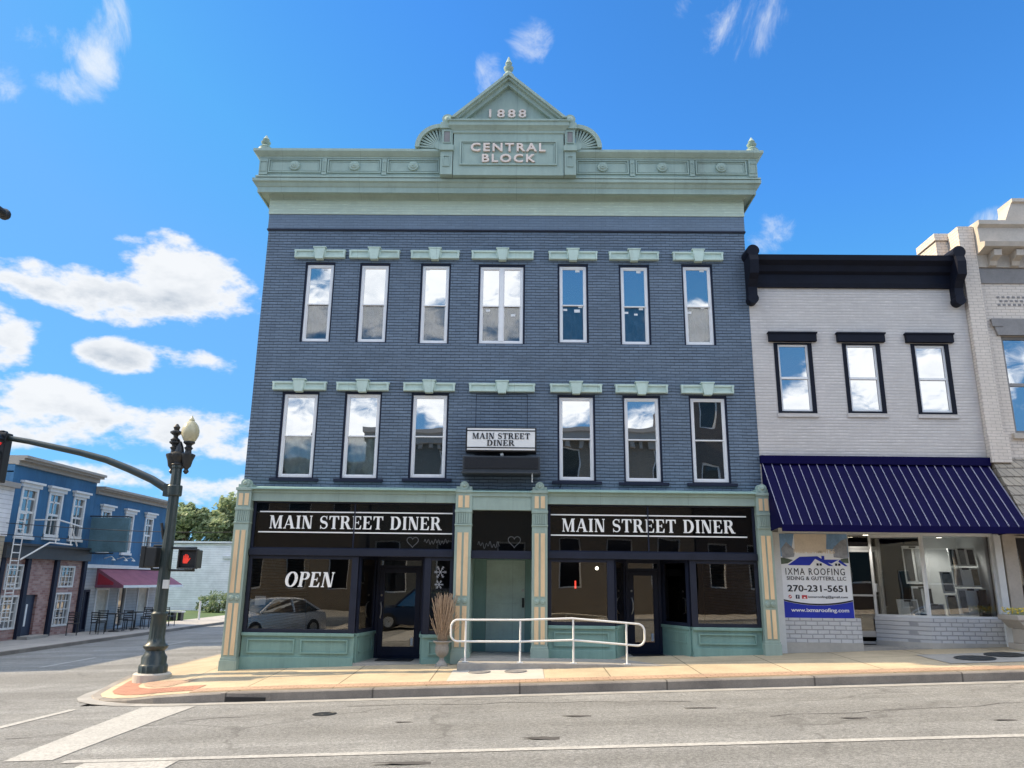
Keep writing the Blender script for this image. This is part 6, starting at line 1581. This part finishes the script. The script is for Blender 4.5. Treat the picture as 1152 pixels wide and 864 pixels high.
# fbm noise on the view direction
mp = nd(nt, 'ShaderNodeMapping'); mp.inputs['Scale'].default_value = (1, 1, 1.9); nt.links.new(tc.outputs['Generated'], mp.inputs[0])
def wn(scale, detail, off=0, dist=.0):
    m2 = nd(nt, 'ShaderNodeMapping'); m2.inputs['Location'].default_value = (off, off*.3, 0); nt.links.new(mp.outputs[0], m2.inputs[0])
    return noise(nt, scale, detail, .62, m2.outputs[0], dist)
n1 = wn(8, 5, 2.3, .0); n2 = wn(26, 8, 5.1, .0)
nn = math_n(nt, 'ADD', math_n(nt, 'MULTIPLY', n1, .62), math_n(nt, 'MULTIPLY', n2, .38))
shape = None; under = None
for (a, e, ra, re_, k) in CL_+CM:
    da = math_n(nt, 'SUBTRACT', az, a)
    if abs(a) > 2.2:   # behind the camera: wrap the angle
        da = math_n(nt, 'WRAP', da, PI, -PI)
    u = math_n(nt, 'DIVIDE', da, ra/ max(.3, math.cos(e))); v = math_n(nt, 'DIVIDE', math_n(nt, 'SUBTRACT', el, e), re_)
    d2 = math_n(nt, 'ADD', math_n(nt, 'MULTIPLY', u, u), math_n(nt, 'MULTIPLY', v, v))
    b_ = math_n(nt, 'MULTIPLY', math_n(nt, 'SUBTRACT', 1.0, d2), k)
    b_ = math_n(nt, 'MAXIMUM', b_, -1.0)
    vv = math_n(nt, 'MULTIPLY', math_n(nt, 'MAXIMUM', b_, 0.0), v)
    shape = b_ if shape is None else math_n(nt, 'SMOOTH_MAX', shape, b_, .25)
    under = vv if under is None else math_n(nt, 'ADD', under, vv)
sst = lambda val, a, b: (lambda n_: (nt.links.new(val, n_.inputs['Value']), setattr(n_.inputs['From Min'], 'default_value', a), setattr(n_.inputs['From Max'], 'default_value', b), n_.outputs[0])[3])(nd(nt, 'ShaderNodeMapRange', interpolation_type='SMOOTHSTEP'))
high = sst(el, .80, .98)                       # unseen cloud cover added overhead and behind as neutral fill light
back = sst(math_n(nt, 'MULTIPLY', sp.outputs[1], -1.0), .0, .35)
side = sst(math_n(nt, 'ABSOLUTE', math_n(nt, 'WRAP', math_n(nt, 'SUBTRACT', az, PI), PI, -PI)), .5, .75)
cover = math_n(nt, 'MAXIMUM', high, math_n(nt, 'MULTIPLY', back, side))
shape = math_n(nt, 'MAXIMUM', shape, math_n(nt, 'SUBTRACT', math_n(nt, 'MULTIPLY', cover, 1.75), 1.0))
gain = math_n(nt, 'ADD', 1.0, math_n(nt, 'MULTIPLY', math_n(nt, 'MAXIMUM', high, back), 1.7))  # clouds overhead and behind are brightened so that they fill the shade
dens = math_n(nt, 'ADD', math_n(nt, 'MULTIPLY', shape, .62), math_n(nt, 'MULTIPLY', math_n(nt, 'SUBTRACT', nn, .5), 2.6))
cov = nd(nt, 'ShaderNodeMapRange', interpolation_type='SMOOTHSTEP'); nt.links.new(dens, cov.inputs['Value'])
cov.inputs['From Min'].default_value = .12; cov.inputs['From Max'].default_value = .5
# thick low parts of a cloud are greyer than its lit tops
shade = math_n(nt, 'ADD', math_n(nt, 'MULTIPLY', under, 1.3), math_n(nt, 'MULTIPLY', math_n(nt, 'SUBTRACT', wn(11, 4, 9.7, .0), .42), 3.2))
thick = nd(nt, 'ShaderNodeMapRange'); nt.links.new(dens, thick.inputs['Value']); thick.inputs['From Min'].default_value = .45; thick.inputs['From Max'].default_value = 1.0
sf = math_n(nt, 'SUBTRACT', 1.0, math_n(nt, 'MULTIPLY', thick.outputs[0], math_n(nt, 'SUBTRACT', 1.0, math_n(nt, 'MAXIMUM', 0.0, math_n(nt, 'MINIMUM', 1.0, math_n(nt, 'ADD', shade, .25))))), clamp=True)
ws = None
for (a, e, ra, re_, k) in CW:
    u = math_n(nt, 'DIVIDE', math_n(nt, 'SUBTRACT', az, a), ra/max(.3, math.cos(e))); v = math_n(nt, 'DIVIDE', math_n(nt, 'SUBTRACT', el, e), re_)
    b_ = math_n(nt, 'MAXIMUM', 0.0, math_n(nt, 'SUBTRACT', 1.0, math_n(nt, 'ADD', math_n(nt, 'MULTIPLY', u, u), math_n(nt, 'MULTIPLY', v, v))))
    ws = b_ if ws is None else math_n(nt, 'MAXIMUM', ws, b_)
wm = nd(nt, 'ShaderNodeMapping'); wm.inputs['Rotation'].default_value = (0, R_(35), 0); wm.inputs['Scale'].default_value = (1.6, 1, 1.0); nt.links.new(tc.outputs['Generated'], wm.inputs[0])
wz_ = noise(nt, 9, 9, .66, wm.outputs[0], .6)
wcov = math_n(nt, 'MULTIPLY', sst(math_n(nt, 'ADD', math_n(nt, 'MULTIPLY', ws, .30), wz_), .66, 1.02), math_n(nt, 'MINIMUM', math_n(nt, 'MULTIPLY', ws, 2.5), .85))
ccol = mixcol(nt, sf, (1.35, 1.55, 1.8), (2.75, 2.8, 2.85))
gv = nd(nt, 'ShaderNodeVectorMath', operation='SCALE'); nt.links.new(ccol, gv.inputs[0]); nt.links.new(gain, gv.inputs['Scale']); ccol = gv.outputs[0]
skyc = mixcol(nt, wcov, skyc, (2.6, 2.75, 2.9))
fin = mixcol(nt, math_n(nt, 'MULTIPLY', cov.outputs[0], .96), skyc, ccol)
nt.links.new(fin, bg.inputs['Color'])

S.view_settings.view_transform = 'Standard'; S.view_settings.look = 'None'; S.view_settings.gamma = 1; S.view_settings.use_curve_mapping = False
S.view_settings.exposure = 1.2
S.cycles.use_denoising = True
S.cycles.max_bounces = 6; S.cycles.diffuse_bounces = 3; S.cycles.transparent_max_bounces = 10; S.cycles.sample_clamp_indirect = 6
S.cycles.caustics_reflective = False; S.cycles.caustics_refractive = False
wd.cycles.sampling_method = 'MANUAL'; wd.cycles.sample_map_resolution = 512
